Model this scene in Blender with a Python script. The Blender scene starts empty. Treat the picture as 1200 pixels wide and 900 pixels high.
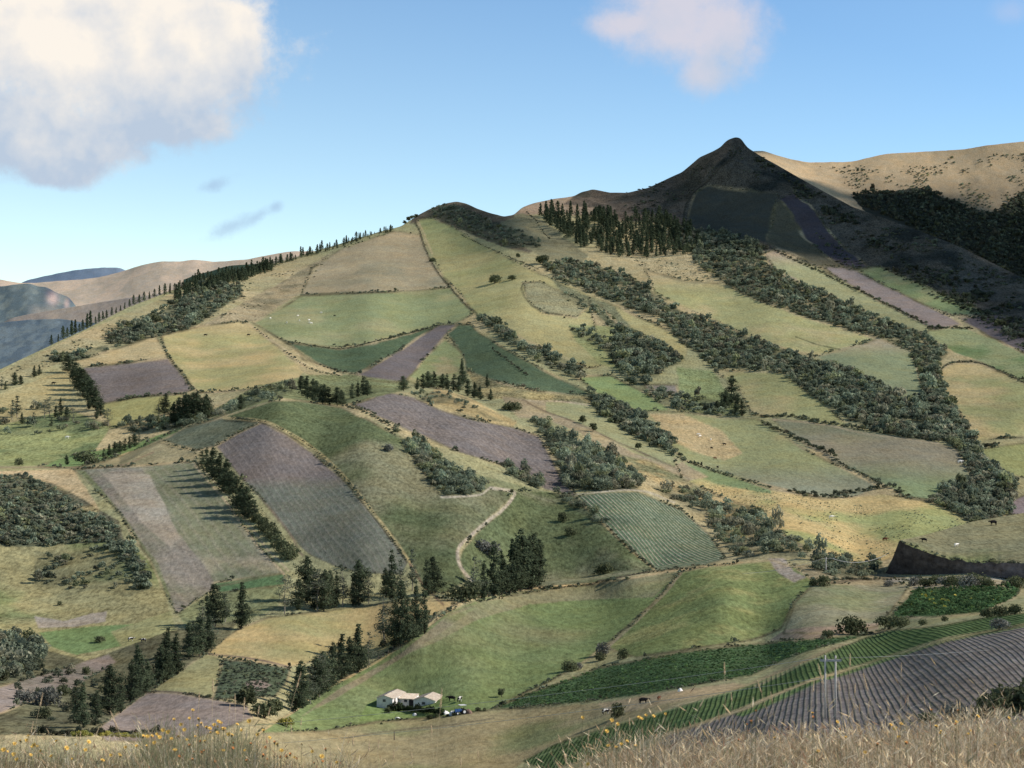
import bpy, math, random
import numpy as np
random.seed(7); rng = np.random.default_rng(11)
sc = bpy.context.scene
col = sc.collection
F, CX, CY = 2240.0, 600.0, 450.0        # focal length and centre in pixels of a 1200 x 900 frame
SUN_EL, SUN_AZ = math.radians(36), math.radians(86)   # azimuth from +Y (view direction) towards +X
SUND = np.array([math.sin(SUN_AZ)*math.cos(SUN_EL), math.cos(SUN_AZ)*math.cos(SUN_EL), math.sin(SUN_EL)])

def lin(c):
    c = np.asarray(c, float)/255.0
    return np.where(c <= 0.04045, c/12.92, ((c+0.055)/1.055)**2.4)
ILL = 0.79
def A(r, g, b):
    c = lin((r, g, b)); c = c+(c.mean()-c)*.2
    return c*np.array([1.0, .965 if g > b*1.15 else 1.0, 1.0])/ILL

# ---------------------------------------------------------------- noise
_T = rng.random((256, 256))
def vnoise(x, y):
    xi = np.floor(x).astype(int); yi = np.floor(y).astype(int)
    fx = x-xi; fy = y-yi
    fx = fx*fx*(3-2*fx); fy = fy*fy*(3-2*fy)
    a = _T[xi & 255, yi & 255]; b = _T[(xi+1) & 255, yi & 255]
    c = _T[xi & 255, (yi+1) & 255]; d = _T[(xi+1) & 255, (yi+1) & 255]
    return (a*(1-fx)+b*fx)*(1-fy)+(c*(1-fx)+d*fx)*fy
def fbm(x, y, scale, oct=4, gain=0.5):
    s = np.zeros_like(x, dtype=float); amp = 1.0; tot = 0; f = 1.0/scale
    for k in range(oct):
        s += amp*(vnoise(x*f+17.3*k, y*f+9.1*k)-0.5); tot += amp; amp *= gain; f *= 2.03
    return s/tot*2
def sstep(a, b, x):
    t = np.clip((x-a)/(b-a), 0, 1); return t*t*(3-2*t)

# ---------------------------------------------------------------- objects and meshes
def link(o, parent=None):
    col.objects.link(o)
    if parent is not None: o.parent = parent
    return o
def tag(o, label=None, cat=None, group=None, kind=None):
    if label: o['label'] = label
    if cat: o['category'] = cat
    if group: o['group'] = group
    if kind: o['kind'] = kind
    return o
def mesh_np(name, V, Fc, mats, attrs=None, smooth=False, midx=None):
    """V (n,3); Fc (m,4) or (m,3) index array"""
    V = np.asarray(V, np.float32); Fc = np.asarray(Fc, np.int32)
    me = bpy.data.meshes.new(name)
    k = Fc.shape[1]
    me.vertices.add(len(V)); me.vertices.foreach_set('co', V.ravel())
    me.loops.add(Fc.size); me.loops.foreach_set('vertex_index', Fc.ravel())
    me.polygons.add(len(Fc))
    me.polygons.foreach_set('loop_start', np.arange(0, Fc.size, k, dtype=np.int32))
    me.polygons.foreach_set('loop_total', np.full(len(Fc), k, np.int32))
    me.polygons.foreach_set('use_smooth', np.full(len(Fc), smooth, bool))
    for m in (mats if isinstance(mats, (list, tuple)) else [mats]): me.materials.append(m)
    if midx is not None: me.polygons.foreach_set('material_index', np.asarray(midx, np.int32))
    for nm, arr in (attrs or {}).items():
        arr = np.asarray(arr, np.float32)
        if arr.ndim == 2:
            a = me.attributes.new(nm, 'FLOAT_COLOR', 'POINT')
            if arr.shape[1] == 3: arr = np.c_[arr, np.ones(len(arr), np.float32)]
            a.data.foreach_set('color', arr.ravel())
        else:
            a = me.attributes.new(nm, 'FLOAT', 'POINT'); a.data.foreach_set('value', arr)
    me.update(calc_edges=True); me.validate()
    return me
class MB:
    """collects simple shapes into one mesh"""
    def __init__(s): s.v = []; s.f = []; s.m = []
    def add(s, V, Fs, mi=0):
        o = len(s.v); s.v += [tuple(p) for p in V]; s.f += [tuple(i+o for i in f) for f in Fs]; s.m += [mi]*len(Fs)
    def box(s, c, d, rz=0.0, mi=0):
        x, y, z = [k/2 for k in d]; ca, sa = math.cos(rz), math.sin(rz); V = []
        for sz in (-1, 1):
            for sx, sy in ((-1, -1), (1, -1), (1, 1), (-1, 1)):
                a, b = sx*x, sy*y
                V.append((c[0]+a*ca-b*sa, c[1]+a*sa+b*ca, c[2]+sz*z))
        s.add(V, [(3, 2, 1, 0), (4, 5, 6, 7), (0, 1, 5, 4), (1, 2, 6, 5), (2, 3, 7, 6), (3, 0, 4, 7)], mi)
    def tube(s, pts, rad, n=6, mi=0, cap=True):
        pts = [np.array(p, float) for p in pts]
        rad = rad if isinstance(rad, (list, tuple)) else [rad]*len(pts)
        V = []; Fs = []
        for i, p in enumerate(pts):
            d = pts[min(i+1, len(pts)-1)]-pts[max(i-1, 0)]; d = d/(np.linalg.norm(d)+1e-9)
            u = np.cross(d, (0, 0, 1.0) if abs(d[2]) < 0.9 else (1.0, 0, 0)); u /= np.linalg.norm(u); w = np.cross(d, u)
            for k in range(n):
                a = 2*math.pi*k/n; V.append(p+rad[i]*(math.cos(a)*u+math.sin(a)*w))
        for i in range(len(pts)-1):
            for k in range(n):
                Fs.append((i*n+k, i*n+(k+1) % n, (i+1)*n+(k+1) % n, (i+1)*n+k))
        if cap:
            Fs.append(tuple(range(n-1, -1, -1))); Fs.append(tuple((len(pts)-1)*n+k for k in range(n)))
        s.add(V, Fs, mi)
    def mesh(s, name, mats, smooth=False):
        me = bpy.data.meshes.new(name); me.from_pydata(s.v, [], s.f)
        for m in (mats if isinstance(mats, (list, tuple)) else [mats]): me.materials.append(m)
        me.polygons.foreach_set('material_index', s.m)
        me.polygons.foreach_set('use_smooth', [smooth]*len(s.f)); me.update()
        return me
    def build(s, name, mats, parent=None, smooth=False):
        return link(bpy.data.objects.new(name, s.mesh(name, mats, smooth)), parent)
def empty(name, loc, rz=0.0, scale=1.0):
    o = bpy.data.objects.new(name, None); o.location = loc; o.rotation_euler = (0, 0, rz); o.scale = (scale,)*3
    o.empty_display_size = 0.5
    return link(o)

# ---------------------------------------------------------------- materials
def new_mat(name):
    m = bpy.data.materials.new(name); m.use_nodes = True
    nt = m.node_tree; nt.nodes.clear()
    out = nt.nodes.new('ShaderNodeOutputMaterial')
    return m, nt, out
class NT:
    def __init__(s, nt): s.nt = nt
    def n(s, typ, ins=None, **kw):
        nd = s.nt.nodes.new(typ)
        for k, v in kw.items(): setattr(nd, k, v)
        for k, v in (ins or {}).items():
            if isinstance(v, bpy.types.NodeSocket): s.nt.links.new(v, nd.inputs[k])
            else: nd.inputs[k].default_value = v
        return nd
    def math(s, op, a, b=0.0, c=None, clamp=False):
        ins = {0: a, 1: b}
        if c is not None: ins[2] = c
        return s.n('ShaderNodeMath', ins, operation=op, use_clamp=clamp).outputs[0]
    def mix(s, fac, a, b, blend='MIX'):
        nd = s.nt.nodes.new('ShaderNodeMix'); nd.data_type = 'RGBA'; nd.blend_type = blend; nd.clamp_factor = True
        for k, v in ((0, fac), (6, a), (7, b)):
            if isinstance(v, bpy.types.NodeSocket): s.nt.links.new(v, nd.inputs[k])
            else: nd.inputs[k].default_value = v if k == 0 else (tuple(v)+(1.0,))[:4]
        return nd.outputs[2]
    def noise(s, vec, scale, detail=3.0, rough=0.55):
        return s.n('ShaderNodeTexNoise', {'Vector': vec, 'Scale': scale, 'Detail': detail, 'Roughness': rough}).outputs[0]
    def attr(s, name, color=True):
        nd = s.n('ShaderNodeAttribute', attribute_name=name)
        return nd.outputs['Color'] if color else nd.outputs['Fac']
    def scale(s, colr, fac):
        nd = s.n('ShaderNodeVectorMath', {0: colr, 'Scale': fac}, operation='SCALE'); return nd.outputs[0]

def terrain_material():
    m, nt, out = new_mat('hillside_ground'); N = NT(nt)
    pos = N.n('ShaderNodeNewGeometry').outputs['Position']
    sp = N.n('ShaderNodeVectorMath', {0: pos, 1: (1.0, .34, .8)}, operation='MULTIPLY').outputs[0]   # clumps lie along the slope
    n1 = N.noise(sp, 0.62, 3.0, 0.75); n2 = N.noise(sp, 0.13, 4.0, 0.65); n3 = N.noise(pos, 0.018, 3.0)
    c = N.attr('col'); rc = N.attr('rowcol'); grain = N.attr('grain', False)
    ph = N.math('MULTIPLY', N.attr('row', False), 2*math.pi)
    ph = N.math('ADD', ph, N.math('MULTIPLY', N.math('SUBTRACT', n2, 0.5), 3.4))
    s = N.math('MULTIPLY_ADD', N.math('SINE', ph), 0.5, 0.5)
    s = N.math('MULTIPLY', N.math('POWER', s, 2.6), N.attr('rowamp', False))
    s = N.math('MULTIPLY', s, N.math('MULTIPLY_ADD', n1, 3.2, -.55, clamp=True), clamp=True)
    s = N.math('MULTIPLY', s, N.math('MULTIPLY_ADD', n2, 1.6, 0.15, clamp=True))
    base = N.mix(s, c, rc)
    f = N.math('MULTIPLY', N.math('SUBTRACT', n1, 0.5), 4.2)
    f = N.math('ADD', f, N.math('MULTIPLY', N.math('SUBTRACT', n2, 0.5), 1.6))
    f = N.math('ADD', f, N.math('MULTIPLY', N.math('SUBTRACT', n3, 0.5), 0.5))
    f = N.math('MAXIMUM', N.math('MULTIPLY_ADD', f, grain, 1.0), 0.15)
    cc = N.scale(base, f)
    warm = N.mix(1.0, cc, (1.12, 1.0, 0.86), 'MULTIPLY')
    w2 = N.noise(N.n('ShaderNodeVectorMath', {0: pos, 1: (211., 37., 5.)}, operation='ADD').outputs[0], 0.045, 4.0, 0.65)
    cc = N.mix(N.math('MULTIPLY_ADD', w2, 2.4, -0.9, clamp=True), cc, warm)
    b = N.n('ShaderNodeBump', {'Strength': 0.55, 'Distance': 0.5, 'Height': N.math('ADD', n1, s)})
    d = N.n('ShaderNodeBsdfDiffuse', {'Color': cc, 'Roughness': 0.6, 'Normal': b.outputs[0]})
    nt.links.new(d.outputs[0], out.inputs[0])
    return m
def simple(name, rgb, rough=0.8, var=0.15, scale=3.0, rgb2=None, metallic=0.0, bump=0.0):
    m, nt, out = new_mat(name); N = NT(nt)
    co = N.n('ShaderNodeTexCoord').outputs['Object']
    n1 = N.noise(co, scale, 5.0, 0.6)
    c = A(*rgb); c2 = A(*rgb2) if rgb2 else c*0.6
    k = N.math('MULTIPLY', N.math('MULTIPLY_ADD', n1, 2.4, -0.7, clamp=True), 1.0 if rgb2 else var*3)
    cc = N.mix(k, tuple(c), tuple(c2))
    ins = {'Base Color': cc, 'Roughness': rough, 'Metallic': metallic}
    if bump: ins['Normal'] = N.n('ShaderNodeBump', {'Strength': bump, 'Distance': 0.03, 'Height': n1}).outputs[0]
    b = N.n('ShaderNodeBsdfPrincipled', ins); b.inputs['Specular IOR Level'].default_value = 0.25
    nt.links.new(b.outputs[0], out.inputs[0])
    return m
def foliage(name, rgb, rgb2, trans=0.25, use_tint=False):
    """leaf material: two greens mixed by noise, a per-object random shade and some light through the leaf"""
    m, nt, out = new_mat(name); N = NT(nt)
    g = N.n('ShaderNodeNewGeometry')
    oi = N.n('ShaderNodeObjectInfo').outputs['Random']
    n1 = N.noise(g.outputs['Position'], 0.45, 3.0, 0.7)
    cc = N.mix(N.math('MULTIPLY_ADD', n1, 3.0, -1.0, clamp=True), tuple(A(*rgb)), tuple(A(*rgb2)))
    k = N.attr('tint', False) if use_tint else N.math('MULTIPLY_ADD', oi, 0.5, 0.75)
    cc = N.scale(cc, k)
    if use_tint:   # kinds of shrub: some olive yellow, some grey, most green
        h = N.attr('hue', False)
        cc = N.mix(N.math('MULTIPLY_ADD', h, 5.0, -3.9, clamp=True), cc, N.mix(1.0, cc, (1.2, 1.1, .84), 'MULTIPLY'))
        cc = N.mix(N.math('MULTIPLY_ADD', h, -6.0, 1.5, clamp=True), cc, N.mix(1.0, cc, (1.35, 1.12, 1.12), 'MULTIPLY'))
    d = N.n('ShaderNodeBsdfDiffuse', {'Color': cc}); t = N.n('ShaderNodeBsdfTranslucent', {'Color': N.scale(cc, 1.1)})
    mx = N.n('ShaderNodeMixShader', {0: trans, 1: d.outputs[0], 2: t.outputs[0]})
    nt.links.new(mx.outputs[0], out.inputs[0])
    return m
def vcol_mat(name, trans=0.3, rough=0.8):
    m, nt, out = new_mat(name); N = NT(nt)
    c = N.attr('col')
    d = N.n('ShaderNodeBsdfDiffuse', {'Color': c}); t = N.n('ShaderNodeBsdfTranslucent', {'Color': c})
    mx = N.n('ShaderNodeMixShader', {0: trans, 1: d.outputs[0], 2: t.outputs[0]})
    nt.links.new(mx.outputs[0], out.inputs[0])
    return m
M_TERR = terrain_material()

# ---------------------------------------------------------------- shape of the land
# (pixel column, pixel row, depth in metres): where the photographed slopes lie
CTRL = np.array([
 (-220,980,330),(0,980,345),(200,980,350),(450,980,380),(620,980,350),(760,980,270),(900,980,190),(1100,980,150),(1420,980,140),
 (-220,850,450),(0,850,450),(110,860,440),(300,855,475),(450,870,510),(560,870,500),(640,880,450),(760,845,420),(900,838,310),(1000,842,275),(1200,835,235),(1420,830,225),
 (800,822,430),(950,785,400),(1100,745,400),(1200,722,400),(1420,690,400),(1100,790,310),(1200,780,290),
 (700,825,510),(850,790,500),(1000,752,500),(580,826,565),(700,785,600),(900,765,560),(1030,738,540),
 (475,827,600),(400,805,600),(500,755,670),(600,725,720),(700,695,780),(660,780,620),(560,790,620),
 (370,812,595),(480,745,675),(600,692,780),(350,745,675),(200,805,560),(300,835,510),
 (130,835,520),(200,782,600),(280,725,715),(370,705,755),(450,700,760),(50,805,560),(100,725,715),(0,765,630),(-220,760,620),
 (50,600,890),(50,655,820),(0,705,740),(0,560,960),(-220,580,930),(-220,660,800),
 (200,620,855),(230,705,750),(120,560,960),(300,662,810),(225,548,985),
 (0,530,1080),(50,500,1170),(150,510,1110),(-220,520,1090),
 (280,512,1035),(350,600,890),(430,655,800),(370,522,1030),(325,475,1095),
 (420,500,1060),(500,560,945),(560,620,845),(500,650,795),(600,560,950),(700,620,855),(740,660,795),
 (770,668,795),(900,662,760),(960,664,740),(850,705,665),(800,745,620),(1000,695,665),(1100,695,640),(1200,692,630),(1420,690,600),
 (950,600,980),(1000,650,860),(1060,620,930),(850,600,960),(1200,640,880),(1420,640,850),
 (780,622,870),(840,655,795),(740,590,915),(850,625,890),(700,540,1040),
 (560,502,1110),(480,478,1150),(650,572,960),(600,532,1045),
 (460,450,1270),(300,452,1240),(220,480,1170),(400,452,1270),(500,440,1370),(620,480,1240),(700,470,1320),(740,510,1190),(800,470,1340),
 (400,415,1480),(560,420,1460),(650,455,1360),(480,412,1490),(540,380,1600),
 (430,360,1720),(330,380,1630),(500,300,2080),(450,278,2260),(540,340,1810),(300,400,1530),(240,430,1390),(150,450,1320),(100,480,1230),(180,405,1480),(260,360,1720),
 (100,405,1470),(0,442,1330),(-220,470,1240),(200,340,1880),(300,322,2050),(400,288,2240),
 (620,330,1850),(600,275,2200),(535,242,2400),(565,290,2130),(700,380,1670),(760,420,1500),(650,300,2030),(720,270,2280),(640,240,2500),(700,232,2580),
 (800,300,2060),(870,310,1990),(860,350,1840),(900,400,1620),(950,450,1430),(1000,420,1530),(1050,450,1430),(850,460,1390),(900,500,1270),(850,520,1190),(950,540,1140),(1050,560,1080),
 (1100,500,1260),(1150,450,1430),(1200,400,1620),(1200,480,1310),(1170,530,1180),(1150,580,1050),(1420,480,1320),(1420,560,1100),(1420,400,1600),
 (862,164,2640),(800,217,2560),(860,240,2390),(900,280,2160),(950,250,2330),(1000,280,2200),(1050,340,1900),(1100,380,1710),(1150,330,1960),(1200,360,1790),(1200,338,1900),(820,195,2590),(900,190,2580),(925,205,2520),(950,219,2450),(1000,246,2320),(1060,267,2180),(1120,290,2050),(760,223,2560),(720,229,2570),(900,235,2400),(850,200,2500),(1420,380,1750)], float)
def _tk(r2): return 0.5*r2*np.log(r2+1e-9)
_P = CTRL[:, :2]/100.0
_n = len(_P); _d = ((_P[:, None]-_P[None])**2).sum(-1)
_M = np.zeros((_n+3, _n+3)); _M[:_n, :_n] = _tk(_d)+0.02*np.eye(_n)
_M[:_n, _n] = 1; _M[:_n, _n+1:] = _P; _M[_n, :_n] = 1; _M[_n+1:, :_n] = _P.T
_W = np.linalg.solve(_M, np.r_[np.log(CTRL[:, 2]), 0, 0, 0])
def poly_y(line, x):
    line = np.array(line, float); return np.interp(x, line[:, 0], line[:, 1])
FOLDS = [  # crest lines behind which the land drops away before rising again: (line, jump in log depth, px start, px end)
 ([(-250,549),(85,547),(140,544),(190,516),(260,489),(300,474),(330,469),(400,476),(440,463),(480,459),(530,462),(600,494),(640,512)], 0.085, -400, 600),
 ([(300,726),(380,712),(450,706),(540,704),(600,690),(680,682),(800,667),(900,660),(1000,655)], 0.05, 420, 900),
]
def logY(px, py):
    out = np.empty(px.shape)
    flat = out.ravel(); X = px.ravel()/100; Y = py.ravel()/100
    for i in range(0, len(X), 40000):
        x = X[i:i+40000]; y = Y[i:i+40000]
        r2 = (x[:, None]-_P[None, :, 0])**2+(y[:, None]-_P[None, :, 1])**2
        flat[i:i+40000] = _tk(r2)@_W[:_n]+_W[_n]+_W[_n+1]*x+_W[_n+2]*y
    out = flat.reshape(px.shape)
    for line, a, x0, x1 in FOLDS:
        t = sstep(x0, x0+80, px)*(1-sstep(x1-80, x1+20, px))
        out = out+a*t*(sstep(-2, 8, poly_y(line, px)-py)-0.5)
    return out
CREST = [(-300,470),(-220,462),(-100,450),(0,433),(50,409),(100,386),(150,360),(200,341),(230,328),(270,321),(300,315),(340,303),(400,285),(440,273),(470,265),(490,252),(505,244),(520,239),(535,236),(548,239),
 (560,245),(590,254),(602,252),(612,243),(625,238),(650,233),(672,230),(682,225),(695,222),(715,226),(735,226),(760,220),(800,201),(820,184),(836,177),(844,172.5),(851,165),(857,162),(863,160.5),(869,162.5),(874,171),(880,176),(892,183),(910,193),(950,216),(1000,243),(1060,264),(1120,287),(1200,326),(1300,350),(1420,375),(1500,390)]
NC, NR = 1320, 760
PXc = np.linspace(-220, 1420, NC)
crest = poly_y(CREST, PXc)
k5 = np.ones(5)/5; crest = np.convolve(np.pad(crest, 2, 'edge'), k5, 'valid')
crest = crest+0.5*fbm(PXc, PXc*0+3.3, 14.0, 3)
BOT = 980.0
vv = np.linspace(0, 1, NR)
PY = BOT+(crest[None, :]-BOT)*vv[:, None]
PX = np.broadcast_to(PXc[None, :], PY.shape).copy()
LY = np.maximum.accumulate(logY(PX, PY), axis=0)
LY += np.arange(NR)[:, None]*2e-5; YY = np.exp(LY)
XX = (PX-CX)/F*YY; ZZ = (CY-PY)/F*YY
# uneven ground: shallow gullies and hummocks, more on the wild upper slopes
wild = sstep(330, 230, PY)*sstep(480, 700, PX)
rel = 0.35*fbm(XX, YY, 28, 3)+(0.9+5.0*wild)*fbm(XX*1.0, YY*0.6, 120, 4)*np.clip(YY/1200, 0.3, 1.5)
ridg = 1-np.abs(fbm(XX+0.35*YY, YY*0.22, 70, 3))*2
rel += wild*8*(ridg-0.5)
fade = np.clip((1-vv)[:, None]*25, 0, 1)
ZZ = ZZ+rel*fade
# rows beyond the crest fall away behind the hill
sk = [4, 12, 30, 70, 140, 260, 420, 650]
Xs, Ys, Zs = [XX], [YY], [ZZ]
for d in sk:
    y2 = YY[-1]+d; z2 = ZZ[-1]-0.0012*d*d*(d < 90)-np.where(d >= 90, 9.7+(d-90)*0.33, 0)
    Xs.append(((PXc-CX)/F*y2)[None]); Ys.append(y2[None]); Zs.append(z2[None])
XA, YA, ZA = np.vstack(Xs), np.vstack(Ys), np.vstack(Zs)
NRA = NR+len(sk)
def ground(px, py):
    px = np.atleast_1d(np.asarray(px, float)); py = np.atleast_1d(np.asarray(py, float))
    cr = np.interp(px, PXc, crest)
    u = np.clip((px-PXc[0])/(PXc[-1]-PXc[0])*(NC-1), 0, NC-1.001)
    v = np.clip((py-BOT)/(cr-BOT)*(NR-1), 0, NR-1.001)
    i = u.astype(int); j = v.astype(int); fu = u-i; fv = v-j
    def bl(Q): return (Q[j, i]*(1-fu)+Q[j, i+1]*fu)*(1-fv)+(Q[j+1, i]*(1-fu)+Q[j+1, i+1]*fu)*fv
    return np.stack([bl(XX), bl(YY), bl(ZZ)], -1)
def g1(px, py): return ground(px, py)[0]
def inpoly(px, py, poly):
    poly = np.asarray(poly, float); r = np.zeros(px.shape, bool); n = len(poly)
    bb = (px >= poly[:, 0].min()) & (px <= poly[:, 0].max()) & (py >= poly[:, 1].min()) & (py <= poly[:, 1].max())
    x = px[bb]; y = py[bb]; c = np.zeros(x.shape, bool)
    for i in range(n):
        x0, y0 = poly[i]; x1, y1 = poly[(i+1) % n]
        if y0 == y1: continue
        c ^= ((y0 > y) != (y1 > y)) & (x < (x1-x0)*(y-y0)/(y1-y0)+x0)
    r[bb] = c
    return r
def linedist(px, py, line):
    d = np.full(px.shape, 1e9)
    line = np.asarray(line, float)
    bb = (px >= line[:, 0].min()-8) & (px <= line[:, 0].max()+8) & (py >= line[:, 1].min()-8) & (py <= line[:, 1].max()+8)
    x = px[bb]; y = py[bb]; dd = d[bb]
    for a, b in zip(line[:-1], line[1:]):
        t = np.clip(((x-a[0])*(b[0]-a[0])+(y-a[1])*(b[1]-a[1]))/(((b-a)**2).sum()+1e-9), 0, 1)
        dd = np.minimum(dd, np.hypot(x-a[0]-t*(b[0]-a[0]), y-a[1]-t*(b[1]-a[1])))
    d[bb] = dd
    return d
def smooth_line(pts, n=8):
    p = np.array(pts, float)
    if len(p) < 3: return p
    q = np.vstack([2*p[0]-p[1], p, 2*p[-1]-p[-2]]); out = []
    for i in range(1, len(q)-2):
        for t in np.linspace(0, 1, n, endpoint=False):
            a, b, c, d = q[i-1:i+3]
            out.append(0.5*((2*b)+(c-a)*t+(2*a-5*b+4*c-d)*t*t+(3*b-a-3*c+d)*t**3))
    out.append(p[-1]); return np.array(out)
# ---------------------------------------------------------------- fields: outline on the land, colour of the ground cover
FIELDS = []
def fld(name, label, poly, rgb, grain=0.45, row=None, rowcol=None, rowamp=0.0, mix=None, grad=None, own=True):
    FIELDS.append(dict(name=name, label=label, poly=poly, rgb=rgb, grain=grain, row=row, rowcol=rowcol, rowamp=rowamp, mix=mix, grad=grad, own=own))
def paint(poly, rgb, grain=0.5, mix=None, grad=None): fld(None, None, poly, rgb, grain, mix=mix, grad=grad, own=False)
TAN = (178,158,112); OLV = (150,148,100); GRN = (118,132,78); PUR = (118,106,108); DGR = (78,98,74); SCR = (98,98,72)

# wild upper slopes; cloud shade is mixed into the peak's ground colours
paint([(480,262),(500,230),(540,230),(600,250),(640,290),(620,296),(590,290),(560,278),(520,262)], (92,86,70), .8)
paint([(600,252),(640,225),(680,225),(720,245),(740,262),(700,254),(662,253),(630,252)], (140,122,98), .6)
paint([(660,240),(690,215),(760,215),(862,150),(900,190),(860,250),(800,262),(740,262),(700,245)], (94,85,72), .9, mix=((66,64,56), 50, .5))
paint([(862,155),(900,180),(1000,235),(1200,320),(1250,420),(1200,412),(1130,372),(1040,318),(960,312),(900,296),(840,285),(800,275),(802,240),(820,215),(850,185)], (80,76,68), .9, mix=((46,50,48), 45, .6))  # dark scrub ground, deepened further by painted cloud shade
fld('hill_field', 'dim dark field on the flank below the rocky peak', [(806,268),(806,248),(815,228),(830,217),(880,222),(912,230),(905,250),(897,284),(880,283),(850,276),(825,273)], (70,71,64), .35)  # colour lowered to carry the cloud shadow
fld('hill_field', 'olive field beside the dark strip under the peak', [(897,286),(908,248),(914,234),(930,258),(950,285),(968,300),(985,312),(962,311),(925,296)], (86,84,66), .4)  # olive cover with cloud shade put into it
fld('ploughed_field', 'dark ploughed strip curving down from the peak flank', [(914,234),(930,229),(948,243),(962,262),(985,288),(1010,306),(1019,315),(995,316),(968,300),(945,280),(928,256)], (74,68,74), .35)  # ploughed soil, painted darker for the cloud shadow
fld('scrub_slope', None, [(915,296),(900,295),(895,310),(845,325),(800,329),(760,318),(725,300),(760,300),(800,300),(830,300)], (165,152,108), .7, own=False)
# saddle
paint([(585,262),(612,250),(630,255),(660,278),(690,300),(680,309),(640,303),(610,287)], (122,120,88), .5)
# right hand slopes
fld('pasture', 'long pale pasture between the two wooded ravines', [(755,316),(800,329),(843,331),(883,352),(933,370),(987,386),(1029,398),(987,411),(955,419),(917,408),(853,384),(800,360),(768,343)], (156,156,100), .35, mix=((176,162,112), 60, .5), grad=((172,156,110), 345, 318))
fld('pasture', 'grey green pasture with rounded top beside the ravine wood', [(955,418),(1029,397),(1067,411),(1074,430),(1082,462),(1060,470),(1033,452),(993,434)], (130,140,100), .3, grad=((156,146,116), 420, 398))
fld('pasture', 'narrow pasture strip above the long hedge below the peak', [(897,297),(910,293),(960,314),(1033,354),(1092,385),(1083,392),(1033,374),(987,352),(933,327),(907,315)], (146,148,102), .35, grad=((156,140,116), 318, 296))
fld('ploughed_field', 'long mauve ploughed strip below the peak', [(963,312),(1000,313),(1040,336),(1093,362),(1128,381),(1093,387),(1040,358),(987,328)], (136,122,116), .3)
fld('pasture', 'green pasture strip beside the long mauve strip', [(1000,315),(1033,313),(1083,335),(1133,357),(1162,368),(1117,371),(1077,354),(1033,333)], (116,132,86), .35, mix=((140,140,94), 50, .5))
fld('ploughed_field', 'dark ploughed field at the edge under the shaded slope', [(1123,373),(1167,368),(1200,378),(1260,395),(1260,430),(1200,414),(1160,394),(1140,383)], (98,90,92), .4)  # shade is included in this soil colour
paint([(1083,388),(1128,384),(1160,396),(1200,416),(1260,432),(1260,460),(1200,448),(1150,425),(1117,412),(1095,398)], (132,140,94), .4, mix=((100,122,74), 40, .5))
fld('pasture', 'oval golden pasture at the right edge ringed by a bank', [(1100,437),(1108,429),(1120,425),(1150,427),(1200,450),(1250,470),(1250,515),(1200,513),(1167,514),(1140,521),(1133,500),(1120,473),(1103,453)], (146,148,94), .35, mix=((172,156,104), 50, .55))
fld('pasture', 'yellowish pasture below the oval pasture at the right edge', [(1147,527),(1200,520),(1260,515),(1260,565),(1200,560),(1170,552)], (144,148,88), .35)
fld('ploughed_field', 'small mauve ploughed field above the earth bank', [(1165,592),(1200,580),(1260,570),(1260,604),(1200,604),(1180,604)], (128,114,114), .35)
fld('pasture', 'pasture enclosed between ravine wood and clipped hedge', [(837,434),(917,437),(937,453),(960,470),(987,493),(1010,500),(967,497),(927,488),(883,487),(867,460)], (146,148,94), .35, mix=((162,152,104), 60, .5))
fld('pasture', 'grey green pasture sloping down to the ravine', [(905,491),(967,496),(1007,505),(1100,519),(1122,527),(1138,560),(1095,586),(1060,582),(1033,566),(977,542),(940,518)], (128,130,98), .35, mix=((134,128,102), 90, .45), grad=((122,138,94), 535, 575))
fld('pasture', 'sloping pasture with tan upper corner and grazing cattle', [(755,483),(800,482),(850,489),(885,490),(905,500),(940,526),(977,544),(1030,571),(1000,583),(967,584),(907,571),(833,551),(800,538),(780,514)], (140,144,94), .35, mix=((182,158,110), 110, .55), grad=((128,132,104), 535, 570))
paint([(760,484),(800,484),(845,505),(870,530),(850,540),(815,530),(785,514)], (172,153,104), .45, mix=((146,146,96), 40, .5))
fld('pasture', 'rounded golden valley pasture above the road cutting', [(790,537),(833,550),(900,573),(967,586),(1033,578),(1087,588),(1120,601),(1143,618),(1090,640),(1053,650),(1013,668),(987,656),(950,642),(927,634),(887,598),(843,582),(800,562)], (146,152,90), .4, mix=((180,160,100), 38, .62))
paint([(760,520),(800,538),(833,549),(900,570),(905,580),(840,568),(800,553),(770,540)], (120,138,88), .3)
# middle slopes under the small dark hill
fld('pasture', 'big tan hill pasture left of the dividing wall', [(365,315),(400,292),(462,271),(493,275),(502,300),(527,337),(450,343),(353,346)], (154,142,108), .35, mix=((140,134,104), 60, .5), grad=((166,150,112), 292, 272))
fld('pasture', 'green hill pasture with pale stock below the tan pasture', [(353,346),(450,343),(527,338),(546,358),(555,368),(535,379),(513,381),(487,389),(440,402),(400,407),(337,401),(297,378),(330,362)], (128,138,92), .3, mix=((146,146,100), 70, .5))
fld('hill_pasture', 'broad golden pasture right of the dividing wall', [(489,258),(505,255),(530,266),(570,290),(633,321),(700,350),(760,377),(800,397),(806,415),(800,425),(770,400),(722,378),(690,345),(700,400),(720,425),(690,432),(640,410),(600,392),(557,368),(540,345),(520,325),(505,297)], (158,152,98), .35, mix=((142,144,90), 90, .6), grad=((142,148,92), 290, 262))
fld('pasture', 'looped rough enclosure on the golden slope', [(613,331),(633,330),(667,347),(692,358),(676,372),(635,367),(617,350)], (138,136,98), .6)
paint([(640,320),(660,335),(720,360),(740,385),(715,385),(690,357),(660,345)], (112,116,84), .8)
paint([(667,380),(740,385),(740,440),(700,425),(675,400)], (140,146,90), .5)
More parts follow.
